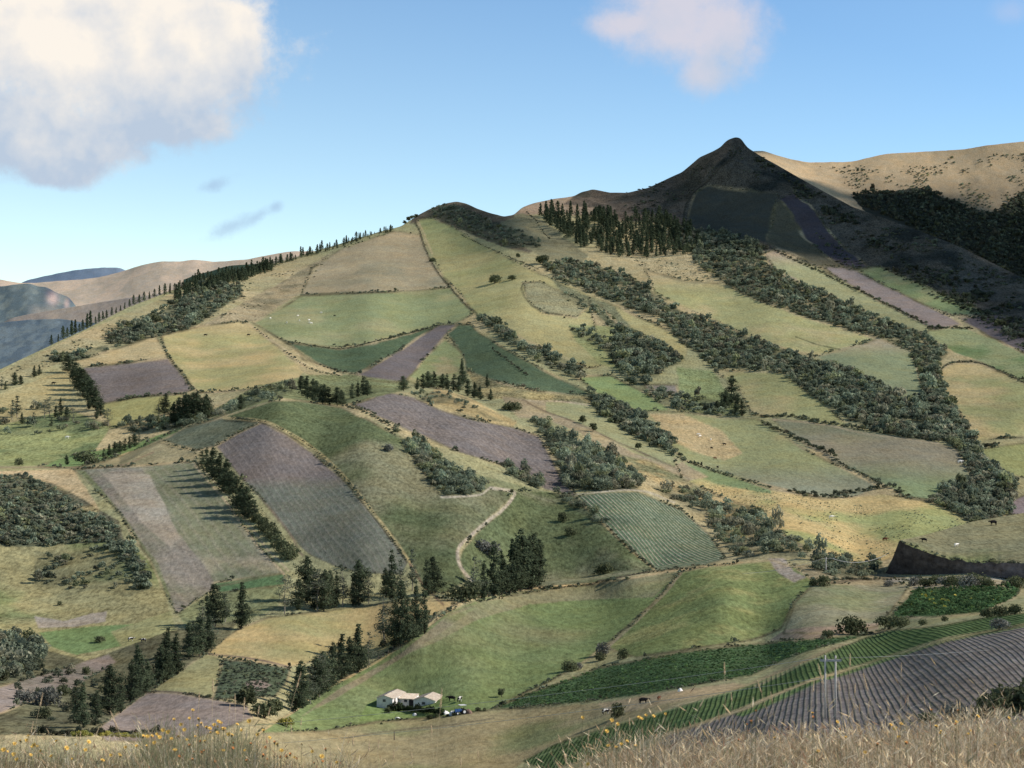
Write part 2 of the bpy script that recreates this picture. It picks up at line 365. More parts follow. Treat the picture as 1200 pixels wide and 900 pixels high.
fld('crop_field', 'dark green crop field left of the ploughed spur', [(335,402),(360,405),(400,409),(433,402),(487,389),(515,380),(470,410),(420,439),(400,437),(355,420)], (78,97,69), .45)
fld('ploughed_field', 'dark ploughed strip running up the spur between green crops', [(514,381),(537,380),(523,391),(477,446),(447,447),(415,439),(465,412)], (106,98,98), .3)
fld('pasture', 'small green pasture under the ploughed spur', [(521,397),(543,416),(540,442),(513,455),(475,446)], (130,140,90), .3, mix=((156,146,102), 25, .4))
fld('crop_field', 'blue green crop field right of the ploughed spur', [(537,380),(552,381),(563,392),(600,414),(650,440),(688,458),(690,463),(633,458),(580,446),(547,434),(543,417),(523,392)], (80,99,72), .4)
paint([(547,434),(580,447),(640,460),(690,464),(705,470),(690,478),(620,468),(560,465)], (150,138,88), .8, mix=((112,110,76), 14, .6))
fld('pasture', 'bright green pasture tongue under the thicket', [(676,441),(717,440),(767,466),(785,480),(750,482),(700,461)], (126,144,86), .3)
fld('ploughed_field', 'small mauve plot beside the clump on the slope', [(755,450),(793,451),(795,464),(763,461)], (124,116,108), .4)
paint([(793,430),(835,435),(860,470),(870,487),(800,480),(796,455)], (122,134,84), .6)
paint([(587,463),(613,466),(690,478),(727,500),(767,517),(805,545),(830,560),(800,565),(760,545),(715,528),(680,508),(640,490),(607,489)], (146,134,102), .4, mix=((160,146,104), 60, .5))
paint([(690,472),(730,500),(770,520),(800,540),(790,548),(740,530),(690,500),(640,482),(640,470)], (142,144,98), .35)
paint([(715,530),(760,540),(800,560),(835,580),(900,600),(860,640),(830,600),(780,570),(740,550)], (168,148,96), .7, mix=((110,112,76), 14, .6))
# terraced field and shrub belt right of it
fld('crop_field', 'curved potato rows in the terraced field at mid slope', [(673,584),(700,579),(747,577),(800,599),(833,629),(850,655),(815,664),(770,669),(740,646),(710,616)], (88,110,80), .4, row=((757,640),(790,664),2.1), rowcol=(160,150,126), rowamp=.7)
# central green hill and ploughed hills
fld('crop_field', 'wide mottled green field curving over the central hill', [(260,489),(285,481),(320,470),(350,470),(400,478),(425,490),(470,514),(503,563),(517,581),(575,574),(598,578),(598,584),(570,610),(548,630),(535,645),(540,662),(548,680),(520,696),(500,692),(470,647),(440,605),(400,557),(360,522),(310,495)], (86,98,64), .6, mix=((118,118,86), 60, .45))
fld('crop_field', 'green weedy field right of the curving dirt track', [(600,577),(640,576),(673,584),(710,616),(740,646),(768,668),(700,682),(636,692),(560,705),(547,680),(538,655),(540,645),(555,628),(578,608),(602,584)], (91,103,66), .65, mix=((130,128,96), 40, .45))
paint([(425,485),(470,512),(520,545),(575,560),(640,577),(600,578),(575,573),(530,545),(470,516)], (122,128,88), .45)
fld('ploughed_field', 'mauve ploughed field on the shoulder of the central hill', [(412,474),(457,461),(483,465),(515,480),(560,493),(600,500),(632,511),(645,537),(657,560),(675,582),(640,574),(587,546),(540,531),(483,508),(443,489)], (106,98,95), .45, row=((470,470),(530,525),4.5), rowcol=(140,128,120), rowamp=.22)
paint([(513,454),(550,465),(590,486),(606,494),(600,501),(560,492),(520,480),(490,468)], (172,152,98), .5, mix=((112,108,78), 14, .55))
fld('ploughed_field', 'dome shaped field ploughed above and sprouting below', [(252,523),(280,508),(307,496),(335,510),(367,533),(400,561),(440,607),(470,647),(478,657),(470,672),(430,672),(395,665),(365,650),(340,628),(305,582),(285,562),(268,541)], (112,103,99), .35, grad=((104,108,94), 556, 574), row=((300,500),(340,560),3.0), rowcol=(134,124,118), rowamp=.22)
fld('crop_field', 'grey green field on top of the dome beside the ploughed one', [(185,514),(222,500),(262,489),(308,496),(280,508),(252,524),(230,529)], (92,100,80), .5)
fld('pasture', 'flat dry shelf above the left sloping field', [(85,549),(140,535),(182,517),(228,530),(231,541),(160,546)], (148,138,98), .4, mix=((124,120,86), 30, .5))
fld('fallow_field', 'large sloping field half bare and half green', [(85,549),(160,546),(229,541),(243,563),(262,585),(302,638),(333,671),(255,686),(207,720),(192,692),(175,655),(140,600)], (126,118,106), .4, row=((160,560),(250,680),5.0), rowcol=(150,138,126), rowamp=.2, mix=((110,116,90), 50, .45))
paint([(165,548),(229,541),(243,563),(262,585),(302,638),(333,671),(255,686),(222,640),(190,590)], (112,118,90), .35, mix=((146,138,112), 40, .4))
paint([(85,549),(100,552),(150,610),(185,660),(205,712),(195,700),(175,655),(140,600)], (108,116,78), .5)
paint([(120,556),(175,556),(212,630),(200,640),(165,610)], (142,132,116), .35, mix=((152,144,128), 18, .6))
fld('crop_field', 'narrow deep green crop strip at the foot of the sloping field', [(250,682),(333,671),(334,685),(258,694)], (82,112,72), .4)
paint([(207,718),(258,693),(334,684),(325,712),(290,727),(225,745)], (120,128,86), .6)
fld('dry_slope', None, [(-220,552),(0,552),(85,549),(122,604),(100,592),(67,572),(30,556),(-220,556)], TAN, .5, own=False)
paint([(-220,556),(30,556),(70,570),(140,610),(146,634),(100,640),(-220,645)], (96,96,74), .9, mix=((150,138,92), 14, .35))
paint([(-220,640),(110,636),(146,632),(178,660),(196,700),(200,735),(150,765),(90,778),(-220,760)], (140,136,90), .6, mix=((112,122,74), 30, .6))
paint([(40,722),(75,728),(108,718),(125,716),(124,728),(85,735),(45,736)], (148,138,124), .4)
paint([(45,741),(110,734),(165,730),(190,735),(145,757),(90,768),(62,758)], (106,130,76), .4)
paint([(130,740),(200,715),(207,740),(150,768)], (140,142,92), .4)
# upper left enclosures
paint([(-220,470),(0,436),(100,388),(200,345),(330,320),(420,285),(380,300),(352,344),(295,378),(183,393),(90,418),(0,455),(-220,500)], (148,142,100), .55, mix=((166,152,108), 80, .6))
paint([(230,385),(330,330),(395,292),(370,312),(352,344),(300,376)], (152,140,104), .6, mix=((122,116,86), 16, .5))
fld('pasture', 'dry tan field above the mauve ploughed field on the left', [(88,424),(183,394),(197,419),(97,431)], (170,154,106), .35)
fld('ploughed_field', 'mauve ploughed field below the tan field on the left', [(97,432),(197,420),(213,440),(227,457),(217,462),(160,466),(117,474)], (114,104,100), .35)
fld('pasture', 'yellow green pasture below the left mauve field', [(117,474),(160,466),(218,462),(200,482),(167,491),(130,503)], (148,146,86), .35)
fld('pasture', 'large sunlit pasture with tan top on the left hill', [(189,393),(235,382),(280,377),(294,381),(325,405),(360,432),(345,448),(287,457),(233,461),(213,436),(197,419)], (154,150,94), .3, mix=((178,160,104), 55, .6), grad=((174,158,106), 400, 380))
paint([(294,381),(330,398),(365,420),(400,440),(430,446),(400,452),(360,440),(325,408)], (160,148,102), .5)
paint([(-220,470),(0,462),(80,432),(90,440),(82,470),(40,490),(-220,520)], (158,148,98), .45)
paint([(-220,515),(0,498),(80,480),(130,500),(110,530),(50,545),(-220,548)], (134,142,86), .6, mix=((100,116,72), 20, .5))
fld('crop_field', 'thin bright green strip above the dry shelf', [(45,546),(90,533),(160,518),(218,499),(195,513),(120,541),(80,548)], (106,132,76), .35)
paint([(300,452),(360,440),(420,440),(480,447),(470,458),(400,475),(330,467),(270,485),(230,492)], (114,122,80), .7)
# lower slopes
paint([(-220,770),(0,745),(100,775),(200,740),(280,727),(260,760),(178,810),(110,858),(-220,870)], (98,98,70), .7, mix=((84,84,62), 20, .5))  # rough slope; the corner's shade is part of its dark colour
fld('ploughed_field', 'mauve strip in the dip at the left', [(-60,818),(0,806),(127,767),(137,776),(85,807),(0,836),(-60,850)], (128,116,108), .35)
fld('hay_field', 'golden hay field between the two pine rows', [(243,766),(280,737),(315,723),(400,713),(452,706),(505,700),(543,704),(515,716),(470,758),(440,768),(400,770),(340,781),(268,772)], (178,158,100), .3, mix=((148,146,92), 40, .55))
fld('crop_field', 'small dark green potato plot in front of the golden field', [(260,773),(300,776),(341,783),(336,800),(322,816),(250,820)], (74,88,66), .6)
paint([(288,800),(305,797),(318,803),(306,809),(290,808)], (118,106,100), .4)
fld('pasture', 'triangular pasture beside the small potato plot', [(176,812),(213,785),(245,765),(262,772),(250,819),(205,813)], (138,138,92), .4)
fld('ploughed_field', 'mauve ploughed field behind the yellow flowers', [(110,857),(172,812),(205,813),(250,819),(290,827),(296,842),(230,866),(125,870)], (126,114,107), .4)
fld('meadow', 'smooth green meadow sloping down to the white farmhouse', [(300,860),(340,835),(372,812),(450,768),(530,714),(570,699),(640,690),(720,681),(800,668),(760,712),(715,752),(668,785),(578,830),(520,840),(440,846),(380,856)], (112,130,76), .4, mix=((130,131,90), 90, .5))
paint([(470,768),(530,716),(580,699),(660,688),(798,669),(765,700),(700,702),(620,708),(560,725),(510,752)], (132,130,92), .4, mix=((120,130,82), 50, .6))
paint([(350,840),(400,805),(470,764),(520,724),(560,710),(515,742),(450,783),(390,820)], (134,128,96), .4, mix=((122,130,84), 25, .6))
paint([(420,845),(430,825),(450,812),(500,812),(540,820),(560,832),(520,840)], (112,134,70), .4)
fld('pasture', 'dry tan paddock in front of the farmhouse', [(300,862),(380,856),(440,846),(520,840),(578,831),(640,829),(700,824),(770,812),(860,800),(880,803),(800,824),(700,852),(640,876),(612,895),(560,930),(300,930)], (148,138,96), .35, mix=((124,130,82), 30, .5))
paint([(700,824),(770,812),(860,800),(878,803),(800,820),(720,838)], (168,150,110), .35)
fld('crop_field', 'yellow green crop field on the knoll right of the meadow', [(797,670),(830,664),(870,661),(905,658),(930,664),(955,682),(930,705),(915,737),(880,750),(800,761),(745,770),(712,758),(740,733),(780,692)], (112,126,72), .5, mix=((136,138,80), 12, .45))
fld('fallow_field', 'pale grazed field behind the round bush', [(955,683),(1000,684),(1066,685),(1046,714),(1028,735),(985,742),(918,742),(932,706)], (134,132,100), .4, mix=((120,126,86), 25, .5))
paint([(902,750),(920,737),(980,734),(1030,730),(1030,738),(960,748)], (150,132,108), .4)
fld('crop_field', 'dark green potato field right of the farmhouse', [(576,831),(620,812),(700,783),(800,763),(900,753),(1000,745),(1042,738),(985,752),(920,772),(880,792),(760,812),(680,823)], (72,98,62), .45)
fld('crop_field', 'dense dark green crop plot flecked with yellow flowers', [(1072,690),(1130,686),(1198,687),(1190,700),(1150,718),(1100,723),(1050,726),(1044,723)], (70,98,56), .7)
fld('crop_field', 'green row crop strip along the purple furrowed field', [(612,893),(650,872),(700,856),(800,826),(880,801),(980,759),(1040,739),(1100,733),(1160,722),(1240,715),(1240,722),(1200,729),(1170,736),(1110,746),(1030,771),(950,796),(870,830),(780,860),(640,905)], (84,108, 62), .5, row=((880,828),(884,800),1.05), rowcol=(44,62,42), rowamp=.75)
paint([(880,799),(950,768),(985,753),(1000,752),(960,770),(885,806)], (150,142,104), .4)
fld('furrowed_field', 'purple furrowed field with sprouting rows', [(780,862),(870,832),(950,798),(1030,773),(1110,749),(1200,731),(1300,715),(1420,705),(1420,930),(700,930)], (110,104,103), .45, row=((1050,780),(1100,838),.95), rowcol=(66,76,58), rowamp=.62)
paint([(860,836),(950,797),(1030,772),(1110,747),(1200,730),(1200,733),(1110,751),(1030,777),(955,802),(870,840)], (92,116,66), .5)
paint([(930,662),(1000,660),(1045,672),(1060,684),(955,683)], (136,126,92), .6)
paint([(900,655),(920,655),(930,670),(945,676),(930,682),(912,672)], (150,138,124), .5)
paint([(1065,683),(1240,680),(1240,690),(1072,690)], (150,140,110), .5)

LINES = [  # narrow things on the ground: line, half width px, colour
 ([(487,262),(493,275),(500,297),(517,325),(530,340),(545,357),(560,368)], .9, (70,70,52)),
 ([(491,262),(498,276),(506,297)], .8, (176,158,112)),
 ([(353,345),(400,343),(450,343),(527,338)], .5, (104,104,76)),
 ([(633,330),(613,332),(612,342),(622,357),(640,366),(660,370)], .6, (84,84,60)),
 ([(292,380),(325,403),(358,427),(400,440)], 1.0, (176,160,116)),
 ([(296,378),(330,398),(362,420),(400,436)], 1.0, (96,94,66)),
 ([(262,490),(307,494),(345,511),(372,530),(400,555),(440,603),(478,655),(500,692),(515,712)], 1.3, (160,146,96)),
 ([(262,493),(307,497),(343,514),(370,533),(398,558),(438,606),(476,658)], .6, (56,56,42)),
 ([(480,660),(500,690),(520,708)], 1.0, (92,72,62)),
 ([(517,582),(540,582),(562,580),(575,572),(590,574)], 1.0, (170,158,138)),
 ([(575,572),(598,576),(603,581),(592,594),(575,608),(556,624),(541,636),(536,646),(538,658),(545,670),(554,680)], 1.7, (166,152,134)),
 ([(228,545),(250,570),(268,592),(300,637),(333,672)], 1.2, (164,150,116)),
 ([(234,545),(256,570),(275,592),(306,634),(338,668)], .8, (164,150,116)),
 ([(305,582),(330,612),(355,650)], 1.0, (120,108,88)),
 ([(640,503),(655,525),(663,555),(676,582)], .8, (60,58,48)),
 ([(612,467),(640,482),(680,497),(720,517),(765,537),(790,548)], .8, (98,88,70)),
 ([(620,468),(660,470),(690,474)], .8, (170,156,126)),
 ([(300,862),(340,836),(372,813),(450,769),(530,713),(572,697),(640,688),(720,680),(800,667),(870,660)], 1.0, (176,154,104)),
 ([(370,811),(450,766),(530,710),(572,694),(636,687)], .6, (74,66,54)),
 ([(700,680),(760,670),(800,666)], .7, (80,72,60)),
 ([(798,672),(782,692),(740,735),(712,758)], 1.0, (150,138,104)),
 ([(676,583),(710,616),(740,646),(768,668)], .7, (168,150,100)),
 ([(676,580),(747,575),(790,590)], .8, (166,156,136)),
 ([(0,547),(85,547),(140,545),(180,530)], .8, (130,112,84)),
 ([(190,396),(198,420),(215,440),(228,460)], .8, (104,98,70)),
 ([(244,766),(300,773),(341,782)], .9, (108,92,84)),
 ([(174,811),(205,812),(250,818)], .8, (92,80,72)),
 ([(400,866),(440,858),(520,850),(580,842)], .7, (110,104,80)),
 ([(300,850),(400,848),(470,840)], .5, (104,118,70)),
 ([(905,492),(967,497),(1007,507),(1100,520)], .8, (152,140,108)),
 ([(1100,437),(1108,428),(1120,424),(1150,426),(1200,449),(1250,470)], .8, (84,80,58)),
 ([(897,296),(907,315),(933,327)], .7, (150,136,112)),
 ([(802,275),(802,245),(818,222),(850,195),(866,172)], .8, (58,56,46)),
 ([(760,318),(800,330),(843,332)], .6, (120,112,80)),
 ([(933,395),(960,405),(985,410)], .5, (88,92,62)),
 ([(955,684),(1000,680),(1060,678)], 1.2, (96,86,66)),
 ([(620,893),(700,857),(800,827),(880,803),(980,761)], .8, (112,128,82)),
 ([(1040,681),(1100,679),(1200,678),(1300,676)], 1.5, (170,162,150)),
]
UNDER = []
# ---------------------------------------------------------------- further ridges, each a sheet of its own
def ridge(name, label, cols, crest_l, base_l, y_c, y_b, colf, rel_amp=6, rows=110, ncol=420, rough=.8):
    px = np.linspace(cols[0], cols[1], ncol)
    cr0 = np.convolve(np.pad(poly_y(crest_l, px), 6, 'edge'), np.ones(13)/13, 'valid'); cr = cr0+rough*fbm(px, px*0+len(name), 16, 4); bs = poly_y(base_l, px)
    t = np.linspace(0, 1, rows)[:, None]
    py = bs+(cr0-bs)*t+(cr-cr0)*t**9; pxx = np.broadcast_to(px, py.shape)
    Y = np.exp(np.log(y_b)+(np.log(y_c)-np.log(y_b))*t**0.9)*(1+0.004*fbm(pxx*3, py*3, 120, 3))
    X = (pxx-CX)/F*Y; Z = (CY-py)/F*Y
    Z = Z+.3*rel_amp*(fbm(X+.3*Y, Y*.5, y_c/14, 5)+.5*fbm(X, Y, y_c/50, 4))*np.clip((1-t)*8, 0, 1)
    c = colf(pxx, py, X, Y)
    for d in (y_c*.01, y_c*.04, y_c*.1, y_c*.2):
        X = np.vstack([X, ((px-CX)/F*(Y[-1]+d))[None]]); Z = np.vstack([Z, (Z[-1]-d*.3)[None]]); Y = np.vstack([Y, (Y[-1]+d)[None]])
        c = np.concatenate([c, c[-1:]], 0)
    n = X.size; ii = np.arange(n).reshape(X.shape)
    q = np.stack([ii[:-1, :-1], ii[:-1, 1:], ii[1:, 1:], ii[1:, :-1]], -1).reshape(-1, 4)
    me = mesh_np(name, np.stack([X, Y, Z], -1).reshape(-1, 3), q, M_TERR, dict(col=c.reshape(-1, 3), rowcol=np.zeros((n, 3)), row=np.zeros(n), rowamp=np.zeros(n), grain=np.full(n, .35)), smooth=True)
    o = link(bpy.data.objects.new(name, me)); tag(o, label, kind='structure')
    return dict(px=px, cr=cr, bs=bs, X=X[:rows], Y=Y[:rows], Z=Z[:rows], rows=rows)
def ridge_pt(R, px, py):
    px = np.atleast_1d(px); py = np.atleast_1d(py); n = len(R['px'])
    u = np.clip((px-R['px'][0])/(R['px'][-1]-R['px'][0])*(n-1), 0, n-1).astype(int)
    v = np.clip((py-R['bs'][u])/(R['cr'][u]-R['bs'][u])*(R['rows']-1), 0, R['rows']-1).astype(int)
    return np.stack([R['X'][v, u], R['Y'][v, u], R['Z'][v, u]], -1)
def two(c1, c2, s, bias=0.0, sx=1.0, sy=.5):
    a, b = A(*c1), A(*c2)
    return lambda px, py, X, Y: (a+(b-a)*sstep(-.15+bias, .25+bias, fbm(X*sx, Y*sy, s, 4))[..., None])
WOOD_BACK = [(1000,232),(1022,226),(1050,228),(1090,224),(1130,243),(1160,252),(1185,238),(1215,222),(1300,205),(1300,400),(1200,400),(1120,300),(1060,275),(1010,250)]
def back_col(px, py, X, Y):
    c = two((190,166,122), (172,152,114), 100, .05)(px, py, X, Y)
    w_ = 13*fbm(X, Y, 70, 4); m = inpoly(px+w_*1.5, py+w_*.8, WOOD_BACK); c[m] = A(54,58,50)  # dark wood floor, with valley shade painted in
    k = sstep(190, 235, py+5*fbm(X, Y, 120, 3))*sstep(960, 1060, px)*.55; return c+(A(98,92,76)-c)*(np.clip(k*1.25, 0, .8)*~m)[..., None]  # lower ridge dimmed in colour to suggest half shade
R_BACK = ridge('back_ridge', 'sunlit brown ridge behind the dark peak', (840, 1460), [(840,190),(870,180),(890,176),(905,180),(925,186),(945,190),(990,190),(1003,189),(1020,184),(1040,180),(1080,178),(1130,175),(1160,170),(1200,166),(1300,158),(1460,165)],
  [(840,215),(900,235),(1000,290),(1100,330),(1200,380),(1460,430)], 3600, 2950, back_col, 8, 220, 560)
wood = lambda px, py, X, Y: two((90,106,112), (110,122,122), 26)(px, py, X, Y)  # blue of distance haze put into the wood colours
def far_wood_ridge(px, py, X, Y):
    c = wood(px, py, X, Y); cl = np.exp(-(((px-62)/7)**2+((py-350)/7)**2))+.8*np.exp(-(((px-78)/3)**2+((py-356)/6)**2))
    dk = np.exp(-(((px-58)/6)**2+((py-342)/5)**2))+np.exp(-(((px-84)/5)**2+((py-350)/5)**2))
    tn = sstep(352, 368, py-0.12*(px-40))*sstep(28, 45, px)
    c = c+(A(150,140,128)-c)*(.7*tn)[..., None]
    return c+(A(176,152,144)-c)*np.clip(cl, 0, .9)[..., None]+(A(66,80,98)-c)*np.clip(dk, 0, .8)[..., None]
R_FAR = ridge('far_ridge', 'wooded plateau farthest off on the left skyline', (20, 170), [(20,334),(30,329),(45,325),(60,322),(90,316),(120,313.5),(140,313),(146,316),(170,330)], [(20,345),(170,345)], 8600, 8000, two((98,118,142), (106,124,146), 60), 3, 30, 200, 1.0)  # strong haze blue painted into both tones
R_TAN = ridge('far_ridge', 'pale brown ridge on the left skyline', (-300, 430), [(-300,318),(-100,322),(0,327),(17,331),(33,332),(60,330),(100,327),(117,325),(135,320),(150,316),(166,310),(183,307),(195,305),(203,307),(222,305),(235,304),(245,307),(270,306),(300,302),(330,296),(345,294),(430,296)], [(-300,400),(430,380)], 6600, 5600, two((186,168,142), (172,156,136), 60, .0), 14, 130, 460)  # brown already paled by painted haze
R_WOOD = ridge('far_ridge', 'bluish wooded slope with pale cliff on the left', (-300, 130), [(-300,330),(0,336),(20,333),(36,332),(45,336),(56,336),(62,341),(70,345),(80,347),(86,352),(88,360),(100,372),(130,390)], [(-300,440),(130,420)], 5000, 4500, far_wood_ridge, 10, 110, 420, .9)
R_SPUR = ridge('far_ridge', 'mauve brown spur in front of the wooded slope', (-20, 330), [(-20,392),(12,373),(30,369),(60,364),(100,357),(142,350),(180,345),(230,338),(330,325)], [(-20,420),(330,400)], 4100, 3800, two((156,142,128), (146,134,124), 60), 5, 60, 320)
R_LOW = ridge('far_ridge', 'dark blue wooded slope lowest on the left', (-300, 220), [(-300,376),(0,378),(20,376),(45,374),(75,374),(100,378),(220,382)], [(-300,470),(220,440)], 3700, 3300, two((84,101,114), (102,117,125), 22), 6, 90, 420, 1.2)  # wood tones blued by added haze
R_FLD = ridge('far_ridge', 'small dark green field hill behind the conifer ridge', (215, 370), [(215,328),(230,322),(250,317),(265,312),(290,309.5),(320,309),(345,312),(370,320)], [(215,350),(370,345)], 2900, 2700, two((56,76,62), (66,84,66), 60), 2, 40, 200, .4)
gp = bpy.data.meshes.new('ground'); gp.from_pydata([(-40000, -2000, -330), (40000, -2000, -330), (40000, 40000, -330), (-40000, 40000, -330)], [], [(0, 1, 2, 3)])
gp.materials.append(simple('valley_floor', (120,126,84), var=.3, scale=.02)); tag(link(bpy.data.objects.new('ground', gp)), kind='structure')

# the cut earth bank at the roadside and the grassy mound above it
def earth_bank():
    px = np.linspace(1034, 1420, 300)
    top = poly_y([(1034,677),(1040,668),(1047,652),(1054,634),(1066,638),(1080,645),(1112,655),(1140,659),(1200,660),(1420,660)], px)+2.4*fbm(px, px*0, 9, 4)*np.clip((px-1040)/20, 0, 1)
    bot = poly_y([(1034,678),(1045,674),(1060,671),(1110,673),(1200,676),(1420,678)], px)+1.5
    cr = poly_y([(1034,676.8),(1040,667.8),(1047,651.5),(1054,633),(1070,630),(1087,626),(1112,619),(1140,611),(1170,606),(1200,601),(1300,590),(1420,580)], px)
    Yb = ground(px, bot)[:, 1]; Yb = np.polyval(np.polyfit(px, Yb, 2), px); Yt = Yb+5
    rows = []
    for t in np.linspace(0, 1, 22): rows.append((bot+(top-bot)*t, Yb+5*t+1.4*fbm(px, px*0+t*30, 9, 3)*math.sin(t*3.14), 0))
    dep = np.interp(px, [1034, 1054, 1120, 1200, 1420], [2, 8, 85, 170, 250])
    ks = np.ones(25)/25; tops = np.convolve(np.pad(top, 12, 'edge'), ks, 'valid')
    for t in np.linspace(0, 1, 60)[1:]: tt = top*(1-t)**6+tops*(1-(1-t)**6); rows.append((tt+(cr-tt)*t, Yt+dep*t, 1))
    n = len(rows)
    PYr = np.array([r[0] for r in rows]); Yr = np.array([r[1] for r in rows]); k = np.array([r[2] for r in rows])
    PXr = np.broadcast_to(px, PYr.shape); X = (PXr-CX)/F*Yr; Z = (CY-PYr)/F*Yr
    for d, dz in ((4, .6), (14, 4), (40, 20), (80, 50)):
        X = np.vstack([X, (PXr[0]-CX)/F*(Yr[-1]+d)]); Z = np.vstack([Z, Z[n-1]-dz])
        Yr = np.vstack([Yr, Yr[n-1]+d])
    cc = np.empty(X.shape+(3,)); cc[:22] = A(70,62,57); cc[22:] = A(134,132,94)
    t = sstep(-.1, .4, fbm(X, Yr*.6, 40, 4)); cc[22:] += ((A(112,126,74)-cc)*t[..., None])[22:]
    cc[:22] += ((A(92,83,81)-cc)*np.clip(sstep(1110, 1170, px)*1.0, 0, 1)[None, :, None])[:22]
    cc[:22] *= (1.1+.5*fbm(X, Z*6, 9, 4)+.3*fbm(X, Z, 2.5, 3))[:22][..., None]
    ii = np.arange(X.size).reshape(X.shape); q = np.stack([ii[:-1, :-1], ii[:-1, 1:], ii[1:, 1:], ii[1:, :-1]], -1).reshape(-1, 4)
    N = X.size
    me = mesh_np('earth_bank', np.stack([X, Yr, Z], -1).reshape(-1, 3), q, M_TERR, dict(col=cc.reshape(-1, 3), rowcol=np.zeros((N, 3)), row=np.zeros(N), rowamp=np.zeros(N), grain=np.full(N, .5)), smooth=True)
    tag(link(bpy.data.objects.new('earth_bank', me)), 'grassy mound with dark cut earth face above the road', kind='structure')
    return px, top, cr, X, Yr, Z
BANK = earth_bank()
def bank_pt(px, py):
    bx, top, cr, X, Yr, Z = BANK
    i = int(np.argmin(abs(bx-px))); t = np.clip((py-top[i])/(cr[i]-top[i]), 0, 1); j = 21+int(round(t*59))
    return np.array([X[j, i], Yr[j, i], Z[j, i]])
# ---------------------------------------------------------------- foliage prototypes
def leaf_quads(cen, nrm, size, aspect=1.0, r=rng):
    """one small leaf-cluster quad per centre, facing roughly along nrm"""
    n = len(cen); nrm = nrm+r.normal(0, .55, (n, 3)); nrm /= np.linalg.norm(nrm, axis=1, keepdims=True)+1e-9
    t = np.cross(nrm, r.normal(0, 1, (n, 3))); t /= np.linalg.norm(t, axis=1, keepdims=True)+1e-9
    b = np.cross(nrm, t); s = (np.asarray(size)*np.ones(n))[:, None]
    s1 = s*r.uniform(.6, 1.3, (n, 1)); s2 = s*r.uniform(.5, 1.0, (n, 1))*aspect
    V = np.stack([cen-t*s1*.5-b*s2*.2, cen-b*s2*.55+t*s1*.1, cen+t*s1*.55+b*s2*.1, cen+b*s2*.5-t*s1*.1], 1).reshape(-1, 3)
    return V, np.arange(4*n).reshape(n, 4)
def tube_np(pts, rad, n=5):
    mb = MB(); mb.tube(pts, rad, n); return mb
def pine_proto(seed, width=.2, dens=1.0, open_=0.0, fork=False, base=.04, top_pow=.75, size=.032, lean=.0):
    """(trunk mesh builder, leaf verts, leaf faces) for a conifer of height 1"""
    r = np.random.default_rng(seed); mb = MB()
    ax = lambda z: np.array([lean*z*z+.012*math.sin(z*7+seed), .012*math.cos(z*6+seed*2), z])
    mb.tube([ax(z) for z in (-.03, .02, .25, .5, .75, .97)], [.022, .016, .013, .009, .005, .001], 6)
    cen = []; nr = []
    lev = np.sort(r.uniform(base, 1, int(70*dens)))
    ph = 0
    lob = r.uniform(.65, 1.25, 9)
    for z in lev:
        ph += 2.4; 
        prof = (1-z)**top_pow*min(1, (z-base)*5+.35)
        for kbr in range(2):
            a = ph+kbr*3.0+r.normal(0, .5)
            L = 1.35*width*prof*r.uniform(.5, 1.15)*lob[int(z*8)]*(1+.35*math.sin(a*1.0+seed))+.012
            if r.random() < open_: continue
            up = r.uniform(-.15, .45)
            m = max(5, int(L/width*36*dens))
            p0 = ax(z); dr = np.array([math.cos(a), math.sin(a), up*.6])
            tip = p0+dr*L+np.array([0, 0, .04*L/width*.3])
            if L > .07: mb.tube([p0, (p0+tip)/2+np.array([0, 0, -.005]), tip], [.004, .003, .001], 3, cap=False)
            t = r.uniform(.2, 1.05, m)[:, None]
            c = p0+(tip-p0)*t+r.normal(0, .014+.06*L, (m, 3))*np.array([1, 1, .8])
            cen.append(c); nr.append(np.tile(np.array([dr[0]*.6, dr[1]*.6, .7]), (m, 1)))
    cen = np.vstack(cen); nr = np.vstack(nr)
    V, Fq = leaf_quads(cen, nr, size*r.uniform(.7, 1.4, len(cen)), .8, r)
    return mb, V, Fq
def broad_proto(seed, width=.5, n=900, size=.07, trunk=.3, lobes=9, flat=1.0):
    """rounded broadleaf crown of height 1 made of leaf clumps on several uneven lobes"""
    r = np.random.default_rng(seed); mb = MB()
    mb.tube([(0, 0, -.04), (.01, 0, trunk*.6), (0, .01, trunk+.25)], [.04, .03, .012], 6)
    cen = []; nr = []
    for k in range(lobes):
        a = r.uniform(0, 6.28); q = math.sqrt(r.uniform(0, 1))*width*.6
        c0 = np.array([q*math.cos(a), q*math.sin(a), trunk+(1-trunk)*(r.uniform(.25, .72)-.25*(q/width))]); R = r.uniform(.16, .30)*(.6+width*.8)
        mb.tube([(0, 0, trunk*.7), tuple(c0)], [.016, .005], 4, cap=False)
        m = n//lobes; d = r.normal(0, 1, (m, 3)); d /= np.linalg.norm(d, axis=1, keepdims=True)
        rad = R*r.uniform(.45, 1.08, (m, 1))
        c = c0+d*rad*np.array([1, 1, .8*flat]); c[:, 2] = np.clip(c[:, 2], .02, 1.05)
        cen.append(c); nr.append(d)
    cen = np.vstack(cen); nr = np.vstack(nr)
    V, Fq = leaf_quads(cen, nr, size*r.uniform(.7, 1.3, len(cen)), .9, r)
    return mb, V, Fq
